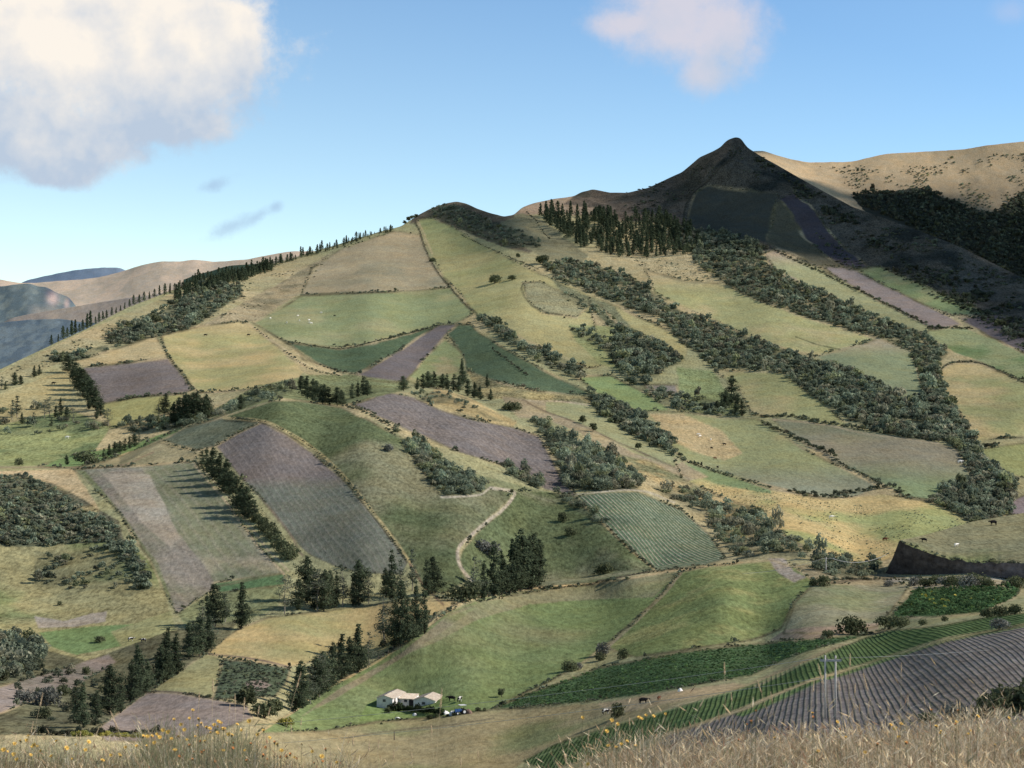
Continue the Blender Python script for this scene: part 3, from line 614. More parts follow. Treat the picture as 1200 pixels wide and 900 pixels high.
def bush_np(seed, n=160, size=.22, h=1.0, base=.0):
    """low dome of leaf clumps, width about 1.1, height h; for stuff and small bushes"""
    r = np.random.default_rng(seed); cen = []; nr = []
    lob = max(3, n//26)
    for k in range(lob):
        a = r.uniform(0, 6.28); q = math.sqrt(r.uniform(0, 1))*.36
        R = r.uniform(.2, .32); c0 = np.array([q*math.cos(a), q*math.sin(a), h*(r.uniform(.3, .72)-.3*q)])
        m = max(4, n//lob); d = r.normal(0, 1, (m, 3)); d[:, 2] = np.abs(d[:, 2])*.9-.25; d /= np.linalg.norm(d, axis=1, keepdims=True)
        c = c0+d*R*r.uniform(.6, 1.05, (m, 1))*np.array([1, 1, h]); c[:, 2] = np.maximum(c[:, 2], base)
        cen.append(c); nr.append(d)
    cen = np.vstack(cen); nr = np.vstack(nr)
    return leaf_quads(cen, nr, size*r.uniform(.7, 1.35, len(cen)), .9, r)
M_BARK = simple('bark', (92,80,68), rough=.9, rgb2=(58,50,44), scale=8)
M_BARKP = simple('pale_bark', (150,140,124), rough=.9, rgb2=(112,102,88), scale=8)
M_PINE = foliage('pine_needles', (84,96,66), (54,66,48), .3)
M_PINE2 = foliage('grey_green_leaves', (112,120,94), (76,88,68), .3)
M_BUSH = foliage('bush_leaves', (104,110,74), (66,76,50), .3)
M_BUSHG = foliage('grey_bush_twigs', (128,126,116), (92,94,84), .25)
M_YEL = foliage('flowering_bush', (196,186,60), (96,110,56), .25)
M_SCRUB = foliage('scrub_leaves', (116,126,98), (78,89,71), .36, use_tint=True)

PINES = [pine_proto(1, .19), pine_proto(2, .22, 1.1, top_pow=.6), pine_proto(3, .16), pine_proto(4, .25, 1.15, base=.06, top_pow=.55), pine_proto(5, .2, .95, .12, lean=.03), pine_proto(6, .13, .85)]
OPEN = [pine_proto(11, .2, .62, .3, base=.2, top_pow=.45, size=.034), pine_proto(12, .13, .6, .25, base=.18, top_pow=.5, size=.034), pine_proto(13, .26, .62, .32, base=.25, top_pow=.4, size=.032)]
BROAD = [broad_proto(21, .5, 1000, .12, .18), broad_proto(22, .62, 1100, .12, .15, flat=.9), broad_proto(23, .42, 900, .12, .2)]
def shrub_proto(seed, h):
    mb = MB(); r = np.random.default_rng(seed)
    for k in range(6):
        a = r.uniform(0, 6.28); mb.tube([(0, 0, -.05), (.12*math.cos(a), .12*math.sin(a), .25), (.3*math.cos(a), .3*math.sin(a), .62)], [.025, .018, .006], 4, cap=False)
    V, Fq = bush_np(seed, 760, .105, 1.0); V = V*np.array([h, h, 1.2])-np.array([0, 0, .2]); V[:, 2] = np.where(V[:, 2] < 0, V[:, 2]*.3+.02, V[:, 2]); return mb, V, Fq
SHRUB = [shrub_proto(31, 1.15), shrub_proto(32, 1.4), shrub_proto(33, 1.0), shrub_proto(34, 1.25)]
def far_conifer(seed, w=.2):
    r = np.random.default_rng(seed); mb = MB(); mb.tube([(0, 0, -.05), (0, 0, .5), (0, 0, .97)], [.02, .012, .002], 4)
    z = r.uniform(.08, 1, 240); a = r.uniform(0, 6.28, 240); q = w*(1-z)**.7*r.uniform(.2, 1.1, 240)*(1+.3*np.sin(z*30+a))+.008
    c = np.stack([q*np.cos(a), q*np.sin(a), z], 1); V, Fq = leaf_quads(c, np.stack([np.cos(a), np.sin(a), z*0+.4], 1), .085, 1, r)
    return mb, V, Fq
FARC = [far_conifer(41, .17), far_conifer(42, .22), far_conifer(43, .12), far_conifer(44, .28), far_conifer(45, .2), far_conifer(46, .15)]
def proto_meshes(kind, protos, bark, leaf):
    return [(mb.mesh(kind+'_trunk', bark, True), mesh_np(kind+'_crown', V, Fq, leaf)) for mb, V, Fq in protos]
PM = dict(pine=proto_meshes('pine', PINES, M_BARK, M_PINE), open=proto_meshes('open', OPEN, M_BARKP, M_PINE2), broad=proto_meshes('broad', BROAD, M_BARK, M_BUSH),
          shrub=proto_meshes('shrub', SHRUB, M_BARK, M_BUSH), grey=proto_meshes('grey', SHRUB, M_BARKP, M_BUSHG), far=proto_meshes('far', FARC, M_BARK, M_PINE), yellow=proto_meshes('yellow', SHRUB, M_BARK, M_YEL))
WIDTH = dict(shrub=1.0, grey=1.0)
COUNT = {}
def plant(kind, px, py, hpx, label, group=None, cat=None, wide=1.0, at=None, var=None, name=None):
    """one tree or bush of its own, standing where (px, py) meets the land and hpx pixels tall in the photograph"""
    p = np.array(at) if at is not None else g1(px, py)
    h = hpx*p[1]/F
    k = COUNT.get(kind, 0); COUNT[kind] = k+1
    pm = PM[kind]; t, c = pm[random.randrange(len(pm)) if var is None else var]
    nm = name or dict(pine='pine_tree', open='slender_tree', broad='broadleaf_tree', shrub='bush', grey='bush', far='pine_tree', yellow='bush')[kind]
    e = empty(nm, (p[0], p[1], p[2]-.01*h), random.uniform(0, 6.28)); e.rotation_euler = (random.gauss(0, .035), random.gauss(0, .035), random.uniform(0, 6.28)); e.scale = (h*wide*random.uniform(.92, 1.08), h*wide*random.uniform(.92, 1.08), h)
    tag(e, label, cat or ('bush' if kind in ('shrub', 'grey', 'yellow') else 'tree'), group)
    link(bpy.data.objects.new('trunk' if kind not in ('shrub', 'grey', 'yellow') else 'stems', t), e)
    link(bpy.data.objects.new('crown' if kind not in ('shrub', 'grey', 'yellow') else 'foliage', c), e)
    return e
ORD = 'first second third fourth fifth sixth seventh eighth ninth tenth eleventh twelfth thirteenth fourteenth fifteenth sixteenth seventeenth eighteenth nineteenth twentieth'.split()
def row(spec, label, group, wide=1.0):
    """trees of one clump, each with a label that counts it out along the clump: '{o}' becomes first, second ..."""
    for i, s in enumerate(spec):
        kind, px, py, h = s[:4]; word = {'pine': 'dark pine', 'open': 'pale slender tree', 'broad': 'rounded broadleaf tree', 'shrub': 'low bush', 'far': 'small dark conifer', 'grey': 'grey leafless bush'}[kind]
        plant(kind, px, py, h, label.format(o=ORD[i], w=word), group, wide=(s[4] if len(s) > 4 else 1.0)*wide)
P_, O_, B_, S_ = 'pine', 'open', 'broad', 'shrub'
row([(P_,97,853,54),(P_,88,836,40),(P_,112,850,42),(P_,128,838,60),(P_,142,836,47),(P_,153,823,50),(P_,161,817,63),(P_,170,812,40),(P_,187,801,46),(P_,195,797,63),(P_,206,791,50),(O_,226,768,42,1.3),(P_,222,772,44),(P_,234,769,44),(P_,243,763,44),(O_,248,752,30,1.3)],
    '{w} {o} up the slope of the lower left row', 'pines rising up the slope at lower left', 1.15)
row([(O_,238,738,36,1.2),(P_,245,736,42),(P_,252,734,50,1.1),(O_,264,729,34,1.6),(P_,283,737,56)], '{w} {o} from the left above the lower left row', 'trees above the lower left pine row')
row([(O_,333,719,46),(P_,349,715,37,1.4),(P_,361,706,56,1.15),(P_,369,714,48),(O_,372,716,50),(P_,379,716,50),(P_,387,713,46),(P_,394,712,42),(O_,402,711,48),(P_,413,710,38),(P_,420,709,54),(O_,432,707,38,.9)],
    '{w} {o} from left along the top of the golden hay field', 'trees along the top of the golden hay field', 1.05)
row([(P_,458,704,60),(P_,452,700,36),(O_,470,700,46),(O_,483,692,50,.8),(P_,500,698,44),(P_,510,695,43)], '{w} {o} from left above the hay field corner', 'trees above the corner of the hay field')
row([(O_,450,753,58,1.1),(P_,462,757,58,.85),(P_,470,756,78,.7),(P_,478,751,56,.8),(P_,485,746,46,.85),(P_,490,745,66,.7),(P_,498,742,56,.8)], '{w} {o} from left in the tall clump at the meadow bank', 'tall clump at the meadow bank', 1.1)
row([(P_,346,833,60,1.1),(P_,355,829,52),(O_,363,824,46,1.2),(P_,368,819,52),(P_,380,810,48,1.2),(O_,374,816,50),(P_,390,802,50),(P_,401,795,54),(P_,412,789,44),(P_,420,787,58),(O_,432,779,40)],
    '{w} {o} up the row between potato plot and meadow', 'trees in the row between potato plot and meadow', 1.1)
row([(O_,556,701,50,.9),(S_,543,704,27,1.0),(P_,567,702,46),(P_,578,698,64),(P_,588,698,54,.9),(P_,598,696,66),(P_,605,694,60),(P_,611,691,72),(P_,617,690,60),(P_,623,689,66),(P_,631,687,56,1.1)],
    '{w} {o} from left in the grove at the meadow top', 'grove at the top of the meadow', 1.15)
row([(P_,237,549,22),(P_,243,554,30,1.1),(P_,249,560,36,1.1),(P_,256,568,38,1.15),(P_,263,575,38,1.1),(P_,269,579,28,1.3)], '{w} {o} down the upper row beside the dome field', 'dark trees above the gap beside the dome field', 1.3)
row([(P_,277,595,38,1.1),(P_,284,601,36,1.2),(P_,291,607,38,1.1),(P_,298,611,26,1.4)], '{w} {o} below the gap in the row beside the dome field', 'dark trees below the gap beside the dome field', 1.3)
for i, (x, y, h) in enumerate([(301,613,14),(307,619,16),(313,625,16),(319,632,17),(326,640,18),(333,648,20),(341,655,20)]):
    plant('shrub', x, y, h, ORD[i]+' bush down the strip below the dark row beside the dome field', 'bushes in the strip beside the dome field')
row([(P_,80,437,20),(P_,85,444,22),(P_,89,452,27),(P_,93,458,28),(P_,97,463,30),(P_,102,469,30),(P_,107,475,30),(P_,112,481,27),(P_,118,487,20),(O_,127,499,20),(P_,104,480,18),(P_,113,491,16)],
    '{w} {o} down the dense dark row left of the mauve field', 'dense dark row left of the mauve field', 1.35)
row([(O_,52,490,22),(O_,58,489,24),(P_,65,489,14),(P_,72,487,21),(P_,60,500,10),(O_,14,492,24),(O_,20,489,26),(P_,26,497,14),(O_,40,500,17),(P_,78,492,16),(O_,86,494,16)], '{w} {o} among the scattered trees in the left green pasture', 'scattered trees in the left green pasture', 1.3)
row([(P_,18,452,16),(P_,25,451,11),(P_,40,442,14),(P_,46,440,13),(O_,2,456,15),(P_,6,457,10)], '{w} {o} of the thin line at the left edge', 'thin line of trees at the left edge', 1.3)
row([(P_,193,487,25),(O_,186,489,16),(P_,203,498,28),(P_,209,497,32),(P_,215,496,34),(P_,221,496,34),(P_,227,495,36),(P_,233,493,34),(P_,239,491,30),(P_,244,489,22),(P_,282,480,18)], '{w} {o} from left in the dark clump below the sunlit pasture', 'dark clump below the large sunlit pasture', 1.4)
row([(P_,122,537,12),(P_,128,534,14),(P_,134,532,15),(P_,140,530,14),(P_,146,528,15),(P_,152,525,15),(P_,158,522,15),(O_,163,519,12)], '{w} {o} in the short row on the thin green strip', 'short row on the thin green strip', 1.5)
row([(S_,102,543,18),(P_,79,544,12),(S_,23,545,10)], '{w} {o} from the right along the edge above the dry shelf', 'lone trees above the dry shelf', 1.2)
row([(P_,352,457,17),(P_,360,467,27),(P_,366,470,26),(P_,372,472,26),(P_,378,474,24),(P_,386,475,22),(P_,395,476,22),(P_,401,475,18),(P_,413,467,18),(P_,420,465,18),(P_,426,463,23),(P_,431,464,18)], '{w} {o} from left in the clump behind the wide green field', 'clump behind the wide green field', 1.5)
row([(P_,473,458,18),(P_,489,456,15),(P_,496,455,18),(P_,502,454,20),(P_,508,453,19),(P_,519,455,18),(P_,525,456,19),(P_,531,457,20),(P_,537,459,20),(P_,543,451,32,.6),(P_,548,463,20),(P_,556,465,19),(P_,563,467,17),(P_,571,453,16,.8),(P_,575,468,14),(S_,600,480,13)], '{w} {o} from left in the line under the ploughed spur', 'line of trees under the ploughed spur', 1.5)
row([(P_,857,473,34,1.2),(P_,846,480,18),(P_,851,478,22),(P_,864,480,20),(P_,870,487,20),(P_,840,483,14),(P_,862,486,14)], '{w} {o} in the tight dark clump by the enclosed pasture', 'tight dark clump by the enclosed pasture', 1.3)
for x, y, h, k, l in [(683,496,11,'broad','small round tree alone on the tan strip'),(695,506,13,'broad','larger round tree beside the small one on the tan strip'),(748,527,10,'broad','lone round tree lower on the tan strip'),(636,309,14,'broad','round tree at the top of the ravine thicket'),
   (607,302,7,'broad','small tree at the field edge near the saddle'),(580,332,12,'shrub','dark bush alone on the golden slope'),(600,328,7,'shrub','small bush beside the dark one on the golden slope'),(507,306,6,'shrub','bush by the dividing wall on the hill'),
   (588,817,13,'broad','round dark tree alone behind the farmhouse'),(668,786,16,'shrub','bush where the potato field meets the meadow'),(678,784,10,'grey','pale bush at the corner of the potato field'),(707,766,17,'grey','open bush between meadow and potato field'),(703,773,11,'shrub','low bush beneath the open one by the potato field'),(731,771,14,'shrub','round bush right of the open one by the potato field'),
   (725,840,19,'shrub','round bush alone in the tan paddock'),(707,672,17,'shrub','round dark bush alone on the weedy field'),(660,611,13,'shrub','upper bush on the weedy field edge'),(668,627,12,'shrub','lower bush on the weedy field edge'),(572,650,22,'grey','purple grey bare bush above the grove'),(455,530,11,'grey','grey bush on the wide green field'),
   (998,744,27,'shrub','large round dark bush on the pale grazed field'),(970,747,11,'shrub','low bush left of the large round one'),(1042,738,19,'shrub','bush at the lower corner of the flecked crop plot'),(1055,736,16,'shrub','bush right of the one at the corner of the flecked plot'),(1081,732,9,'shrub','small bush under the flecked crop plot'),(1107,728,8,'shrub','low bush beneath the middle of the flecked plot'),
   (1157,723,15,'shrub','bush at the right end of the flecked crop plot'),(1172,722,16,'shrub','middle bush at the right end of the flecked crop plot'),(1189,720,15,'shrub','last bush at the right end of the flecked crop plot'),(1171,737,16,'grey','bush on the edge of the row crop strip'),
   (1194,836,48,'shrub','tall dark bush at the right edge in front of the furrowed field'),(1160,842,36,'shrub','rounded bush left of the tall one before the furrowed field'),(1118,848,28,'grey','low greyish bush before the furrowed field'),(1088,850,16,'shrub','low tuft bush at the foot of the furrowed field'),
   (965,687,16,'shrub','dark bush at the left end of the roadside bushes'),(953,686,9,'shrub','low bush at the far left end of the roadside'),(1190,690,18,'shrub','bush at the right end of the roadside'),(117,830,18,'shrub','green bush among the lower left pines'),(287,828,28,'broad','small bushy tree beside the potato plot'),(310,842,22,'shrub','dark bush below the potato plot'),(322,838,24,'broad','leafy bush at the foot of the tree row'),
   (600,580-2,5,'shrub','tiny bush at the bend of the track'),(870,604,10,'shrub','bush in the hollow above the terraced field'),(886,608,15,'broad','dark round tree in the hollow above the terraced field'),(102,790,11,'shrub','bush above the lower left pine row'),(55,828,26,'grey','grey leafless tree in the shaded corner'),(30,822,16,'grey','second grey bush in the shaded corner'),(52,842,16,'shrub','low green bush in the shaded corner'),(75,815,16,'shrub','bush beside the grey leafless tree'),
   (117,753,9,'shrub','bush under the bare earth patch'),(70,709,6,'shrub','small bush above the bare earth patch'),(166,690,9,'shrub','dark bush on the edge of the sloping field')]:
    plant(k, x, y, h, l, wide=1.05)
for i, (x, y, h) in enumerate([(1072,683,13),(1084,684,12),(1097,683,14),(1108,684,12),(1116,683,14),(1128,684,14),(1137,685,17),(1147,684,18),(1158,685,12),(1042,684,9)]):
    plant('shrub' if i % 3 else 'grey', x, y+3, h, ORD[i]+' bush from the left in the row before the earth bank', 'bushes before the earth bank', wide=1.2)
for i, x in enumerate([86,93,99,106,118,125,131,139,147,156,164]):
    plant('yellow', x, 864, random.uniform(5, 8.5), ORD[i]+' yellow blossoming bush from left along the dark lower left hedge', 'yellow blossoming bushes on the lower left hedge', wide=1.2)
plant('yellow', 336, 852, 13, 'yellow green bush at the lower corner of the meadow')
# conifers on the skyline of the left ridge
sky1 = [(60,397,12),(68,394,9),(74,391,16),(79,390,12),(84,388,18),(88,386,17),(93,383,10),(97,381,13),(102,380,18),(106,376,19),(112,374,9),(116,372,12),(121,369,11),(125,367,10),(131,364,10),(136,361,7),(141,358,7),(146,356,8),(152,354,9),(157,353,12),(163,350,10),(169,345,11),(175,347,9),(181,345,10),(187,346,12),(193,346,14),(199,344,12),(205,344,12)]
for x, y, h in sky1: plant('far', x, y, h, 'small conifer on the open skyline of the left ridge', 'conifers on the open skyline of the left ridge', wide=1.25)
r_ = random.Random(5)
REST = []
for i in range(120):
    x = 206+i*.95+r_.uniform(-1, 1); y = poly_y(CREST, x)+r_.uniform(0, 17)*(1-.6*i/120); h = r_.uniform(9, 15)
    if i % 4 == 0: plant('far', x, y+2, h, 'dark conifer in the dense wood on the left ridge', 'conifers in the dense wood on the left ridge', wide=1.5)
    else: REST.append((x, y+2, h))
for i in range(62):
    x = 318+i*2.35+r_.uniform(-3, 3); y = poly_y(CREST, x)+r_.uniform(0, 4); h = r_.uniform(4, 12.5)*(1 if x < 420 else .7)
    if i % 3: plant('far', x, y+1, h, 'conifer in the line climbing the skyline to the hilltop', 'conifers in the line climbing the skyline', wide=1.4)
    else: REST.append((x, y+1, h))
for x, y, h in [(474,259,5),(479,257,7),(483,256,6),(488,254,5)]: plant('broad', x, y+1, h, 'tiny dark tree on the skyline beside the small dark hill', 'tiny trees beside the small dark hill', wide=1.3)
WOODP = [(628,252),(645,254),(662,256),(700,254),(740,258),(772,256),(800,262),(826,290),(805,300),(770,302),(740,302),(720,303),(700,298),(680,291),(655,276)]
pts_w = []; tries = 0
while len(pts_w) < 260 and tries < 9000:
    tries += 1; x, y = r_.uniform(628, 826), r_.uniform(252, 304)
    if inpoly(np.array([x]), np.array([y]), WOODP)[0] and all((x-a)**2/5+(y-b)**2/2 > 1 for a, b in pts_w): pts_w.append((x, y))
pts_w.sort(key=lambda p: -p[1])
for i, (x, y) in enumerate(pts_w):
    h = r_.uniform(11, 19)
    if i < 58: plant('far', x, y, h, 'dark conifer in the plantation below the saddle', 'conifers of the plantation below the saddle', wide=1.35)
    else: REST.append((x, y, h))
def rest_wood(name, label, items):
    Vs, Fs, o = [], [], 0
    for x, y, h in items:
        p = g1(x, y); s = h*p[1]/F; mb, V, Fq = FARC[r_.randrange(6)]; a = r_.uniform(0, 6.28); c, sn = math.cos(a), math.sin(a)
        W = np.stack([(V[:, 0]*c-V[:, 1]*sn)*s*1.4, (V[:, 0]*sn+V[:, 1]*c)*s*1.4, V[:, 2]*s], 1)+p; Vs.append(W); Fs.append(Fq+o); o += len(V)
    tag(link(bpy.data.objects.new(name, mesh_np(name, np.vstack(Vs), np.vstack(Fs), M_PINE))), label, kind='stuff')
rest_wood('conifer_wood', 'remaining dark conifers of the plantation below the saddle', [q for q in REST if q[0] > 500])
rest_wood('conifer_wood', 'remaining dark conifers of the left ridge wood', [q for q in REST if q[0] <= 500])
# ---------------------------------------------------------------- thickets, woods and hedges
BUSHES = [bush_np(100+i, 105, .21, h) for i, h in enumerate((.75, .9, 1.0, .65))]
BUSHES_S = [bush_np(120+i, 26, .42, h) for i, h in enumerate((.7, .9, .6))]
BUSHES_L = [bush_np(140+i, 220, .15, h) for i, h in enumerate((.8, 1.0, .7))]
def joined(name, pts, sizes, protos, mat, tint, hscale=1.0, parent=None):
    Vs, Fs, T, H = [], [], [], []; o = 0
    for p, s, t in zip(pts, sizes, tint):
        V, Fq = protos[rng.integers(len(protos))]
        a = rng.uniform(0, 6.28); c, sn = math.cos(a), math.sin(a)
        sx = s*rng.uniform(.8, 1.25); W = np.stack([(V[:, 0]*c-V[:, 1]*sn)*sx, (V[:, 0]*sn+V[:, 1]*c)*sx, V[:, 2]*s*hscale*rng.uniform(.7, 1.25)], 1)+p
        Vs.append(W); Fs.append(Fq+o); o += len(V)
        if hscale == 1.0 and rng.random() < .07: W[:, 2] = p[2]+(W[:, 2]-p[2])*rng.uniform(1.4, 1.9)   # a taller tree here and there
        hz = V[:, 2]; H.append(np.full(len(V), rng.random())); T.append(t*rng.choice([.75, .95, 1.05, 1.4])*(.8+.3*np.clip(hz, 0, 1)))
    return link(bpy.data.objects.new(name, mesh_np(name, np.vstack(Vs), np.vstack(Fs), mat, dict(tint=np.concatenate(T), hue=np.concatenate(H)))), parent)
def scatter_px(poly, spx, spy=None, jit=.5, edge=0.0):
    """jittered points filling an outline; spacing in pixels across and down"""
    spy = spy or spx*.55
    poly = np.array(poly, float); x0, y0 = poly.min(0); x1, y1 = poly.max(0)
    gx, gy = np.meshgrid(np.arange(x0, x1, spx), np.arange(y0, y1, spy))
    gx = gx+(np.arange(gx.shape[0]) % 2)[:, None]*spx*.5
    gx = gx.ravel()+rng.uniform(-jit, jit, gx.size)*spx; gy = gy.ravel()+rng.uniform(-jit, jit, gy.size)*spy
    wx = gx+2.5*fbm(gx, gy, 11, 2); wy = gy+1.5*fbm(gx+99, gy, 11, 2)
    m = inpoly(wx, wy, poly); return gx[m], gy[m]
def thicket(name, label, poly, size, spx, spy=None, keep=1.0, tint=(.7, 1.1), protos=None, hs=1.0, clump=0, mat=None, pt=ground):
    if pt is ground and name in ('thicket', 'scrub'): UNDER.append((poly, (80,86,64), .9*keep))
    gx, gy = scatter_px(poly, spx, spy)
    if name == 'thicket' and pt is ground:   # clearings and ragged edges
        k = fbm(gx*1.0, gy*1.6, 13, 3) > -.42
        gx, gy = gx[k], gy[k]
    if keep < 1:
        k = (vnoise(gx/18+5, gy/10)*.7+.3*rng.random(len(gx))) < keep*.75+.1 if clump else rng.random(len(gx)) < keep
        gx, gy = gx[k], gy[k]
    P3 = pt(gx, gy); s = rng.uniform(size[0], size[1], len(gx))*rng.choice([.8, 1, 1, 1.35], len(gx))
    P3[:, 2] -= .08*s
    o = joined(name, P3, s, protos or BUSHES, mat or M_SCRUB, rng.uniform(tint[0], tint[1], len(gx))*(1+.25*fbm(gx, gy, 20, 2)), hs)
    return tag(o, label, kind='stuff')
RAV_A = [(634,309),(652,306),(677,307),(720,317),(753,333),(783,357),(800,366),(850,385),(900,405),(950,421),(993,434),(1033,451),(1060,468),(1100,480),(1110,517),(1067,514),(1033,508),(1000,494),(957,468),(937,452),(917,438),(883,434),(837,432),(812,412),(800,404),(773,374),(733,361),(693,344),(653,328)]
RAV_B = [(800,272),(833,270),(852,280),(890,284),(897,307),(933,329),(983,352),(1033,375),(1080,392),(1112,413),(1100,425),(1102,440),(1110,468),(1133,500),(1144,524),(1168,552),(1194,566),(1183,601),(1160,612),(1143,614),(1117,598),(1093,588),(1105,575),(1140,560),(1132,543),(1122,528),(1110,518),(1090,500),(1060,476),(1083,460),(1074,430),(1068,411),(1033,398),(983,384),(933,368),(883,351),(843,329),(815,310)]
thicket('thicket', 'dark ravine thicket running down below the golden slope', RAV_A, (3.2, 7.5), 3.7, 2.4, tint=(1.0, 1.6))
thicket('thicket', 'dark ravine thicket winding from the peak down to the right', RAV_B, (3.2, 7.5), 3.7, 2.4, tint=(.95, 1.5))
thicket('thicket', 'oak dark wood beneath the peak field', [(800,268),(812,272),(838,274),(880,285),(896,288),(888,305),(850,300),(815,300),(790,290)], (8, 11), 5, 3, tint=(0.87, 1.23))
thicket('thicket', 'scrubby wood on the left ridge flank', [(123,398),(143,383),(187,367),(217,345),(245,334),(283,334),(284,347),(260,361),(233,380),(213,388),(173,398),(133,408)], (5, 8), 4.4, 2.8, tint=(0.95, 1.53))
thicket('thicket', 'ragged scrub at the bottom of the left ridge flank', [(60,417),(88,414),(127,404),(128,414),(90,424),(62,426)], (4.5, 7), 4.2, 3, keep=.8, tint=(1.02, 1.46))
thicket('scrub', 'grey green scrub covering the left knoll', [(-150,556),(0,560),(30,557),(67,573),(100,598),(133,614),(144,633),(110,636),(77,637),(40,640),(0,640),(-150,640)], (2.0, 3.8), 4.6, 3.2, tint=(1.15, 1.75), keep=.92)
thicket('scrub', 'scattered scrub below the left knoll', [(40,645),(80,648),(120,640),(150,634),(166,660),(175,690),(150,700),(110,690),(70,700),(40,690)], (2.2, 4), 7.5, 5.5, keep=.5, clump=1, tint=(.8, 1.3))
thicket('thicket', 'grey scrub tongue on the edge of the sloping field', [(128,640),(150,634),(166,662),(178,690),(168,692),(150,665)], (3, 4.5), 5, 4, tint=(1.16, 1.67))
thicket('thicket', 'dark thicket at the left edge under the bare patch', [(-100,747),(0,747),(30,747),(48,764),(46,782),(18,796),(0,802),(-100,815)], (4, 6.5), 7, 4, tint=(0.87, 1.31), protos=BUSHES_L)
thicket('thicket', 'diagonal thicket on the central green hill', [(470,514),(500,523),(527,547),(560,563),(573,573),(543,581),(520,579),(503,563),(487,540)], (4, 6), 5.2, 3.4, tint=(1.10, 1.67), protos=BUSHES_L)
thicket('thicket', 'small thicket at the lower edge of the mauve shoulder field', [(587,544),(613,552),(637,568),(632,574),(602,561)], (3.5, 5), 5, 3.2, tint=(1.02, 1.60), protos=BUSHES_L)
thicket('thicket', 'broad thicket right of the mauve shoulder field', [(618,490),(640,498),(667,511),(700,526),(733,546),(755,566),(745,574),(700,577),(663,572),(656,550),(647,530),(632,506)], (4.5, 7), 5.4, 3.4, tint=(1.05, 1.67), protos=BUSHES_L)
thicket('thicket', 'string of shrubs beneath the terraced field corner', [(645,577),(667,584),(690,597),(712,612),(706,616),(684,604),(660,590)], (3, 5), 6, 4, keep=.75, tint=(1.02, 1.60), protos=BUSHES_L)
thicket('thicket', 'thicket tongue above the cattle pasture', [(687,460),(713,467),(750,488),(783,515),(796,536),(767,524),(733,505),(700,484)], (5, 8), 4.8, 3, tint=(0.95, 1.53))
thicket('thicket', 'tree belt slanting down right of the blue green crop', [(556,371),(570,370),(590,380),(609,400),(635,410),(662,422),(686,436),(680,447),(653,434),(620,419),(590,402)], (5, 8), 4.8, 3, keep=.75, tint=(0.95, 1.46))
thicket('thicket', 'clump of trees in the hollow of the golden slope', [(723,381),(760,397),(785,408),(800,425),(777,434),(755,454),(727,439),(713,415)], (6, 9), 5, 3, tint=(0.91, 1.46), keep=.88)
thicket('thicket', 'trees below the clump in the hollow', [(735,448),(760,455),(795,462),(850,470),(872,488),(820,485),(770,472)], (5, 7.5), 5.5, 3.5, keep=.6, tint=(0.87, 1.46))
thicket('thicket', 'straggling shrubs beneath the looped enclosure', [(668,382),(690,386),(722,404),(716,415),(690,402),(672,392)], (5, 7), 5, 3, keep=.7, tint=(1.02, 1.53))
thicket('thicket', 'thin shrubs along the side of the looped enclosure', [(650,342),(670,345),(700,362),(735,385),(728,390),(690,368)], (4, 6), 5, 3, keep=.5, tint=(1.10, 1.60))
thicket('thicket', 'shrub belt in the dip between terraced field and golden pasture', [(760,570),(800,572),(843,590),(868,600),(887,605),(913,625),(953,645),(940,655),(905,652),(867,658),(850,642),(830,610),(795,592)], (4, 6.5), 8, 5, keep=.68, tint=(1.02, 1.67), protos=BUSHES_L)
thicket('thicket', 'scrub around the small pole near the road', [(950,655),(970,652),(1007,662),(1034,662),(1040,670),(1010,678),(975,675),(955,668)], (3.5, 5), 7, 4.5, keep=.85, tint=(1.16, 1.75), protos=BUSHES_L)
thicket('thicket', 'dark shrubs on the small hill beside the saddle', [(498,250),(520,241),(540,241),(570,258),(600,268),(632,282),(636,293),(610,290),(590,290),(570,280),(545,272),(525,262)], (4.5, 7), 5, 2.6, keep=.8, tint=(0.81, 1.23))
thicket('thicket', 'bushes between the clumps along the left lane', [(130,500),(160,495),(190,490),(250,485),(275,470),(330,452),(345,458),(280,480),(245,495),(205,503),(165,510)], (4, 7), 5.5, 3.4, keep=.7, tint=(1.02, 1.60), protos=BUSHES_L)
thicket('thicket', 'scrub among the scattered trees of the left pasture', [(-40,480),(30,480),(60,470),(110,490),(140,500),(120,515),(70,505),(0,515),(-40,515)], (3, 6), 8, 5, keep=.35, clump=1, tint=(1.10, 1.67), protos=BUSHES_L)
thicket('thicket', 'scrub on the bank above the mauve shoulder field', [(480,460),(515,458),(560,475),(600,490),(606,497),(570,492),(520,478),(490,470)], (2.5, 4.5), 6, 3.5, keep=.5, clump=1, tint=(1.10, 1.60), protos=BUSHES_L)
thicket('scrub', 'low scrub under the pines at lower left', [(20,790),(90,775),(130,790),(110,850),(60,850),(20,840)], (1.8, 3.4), 12, 8, keep=.45, tint=(.65, 1.0), protos=BUSHES_L)
thicket('scrub', 'low scrub in the gaps of the tree row by the hay field', [(440,760),(500,735),(520,712),(470,740),(430,775),(345,828),(338,838),(400,800)], (1.5, 3), 9, 6, keep=.5, tint=(.6, .95), protos=BUSHES_L)
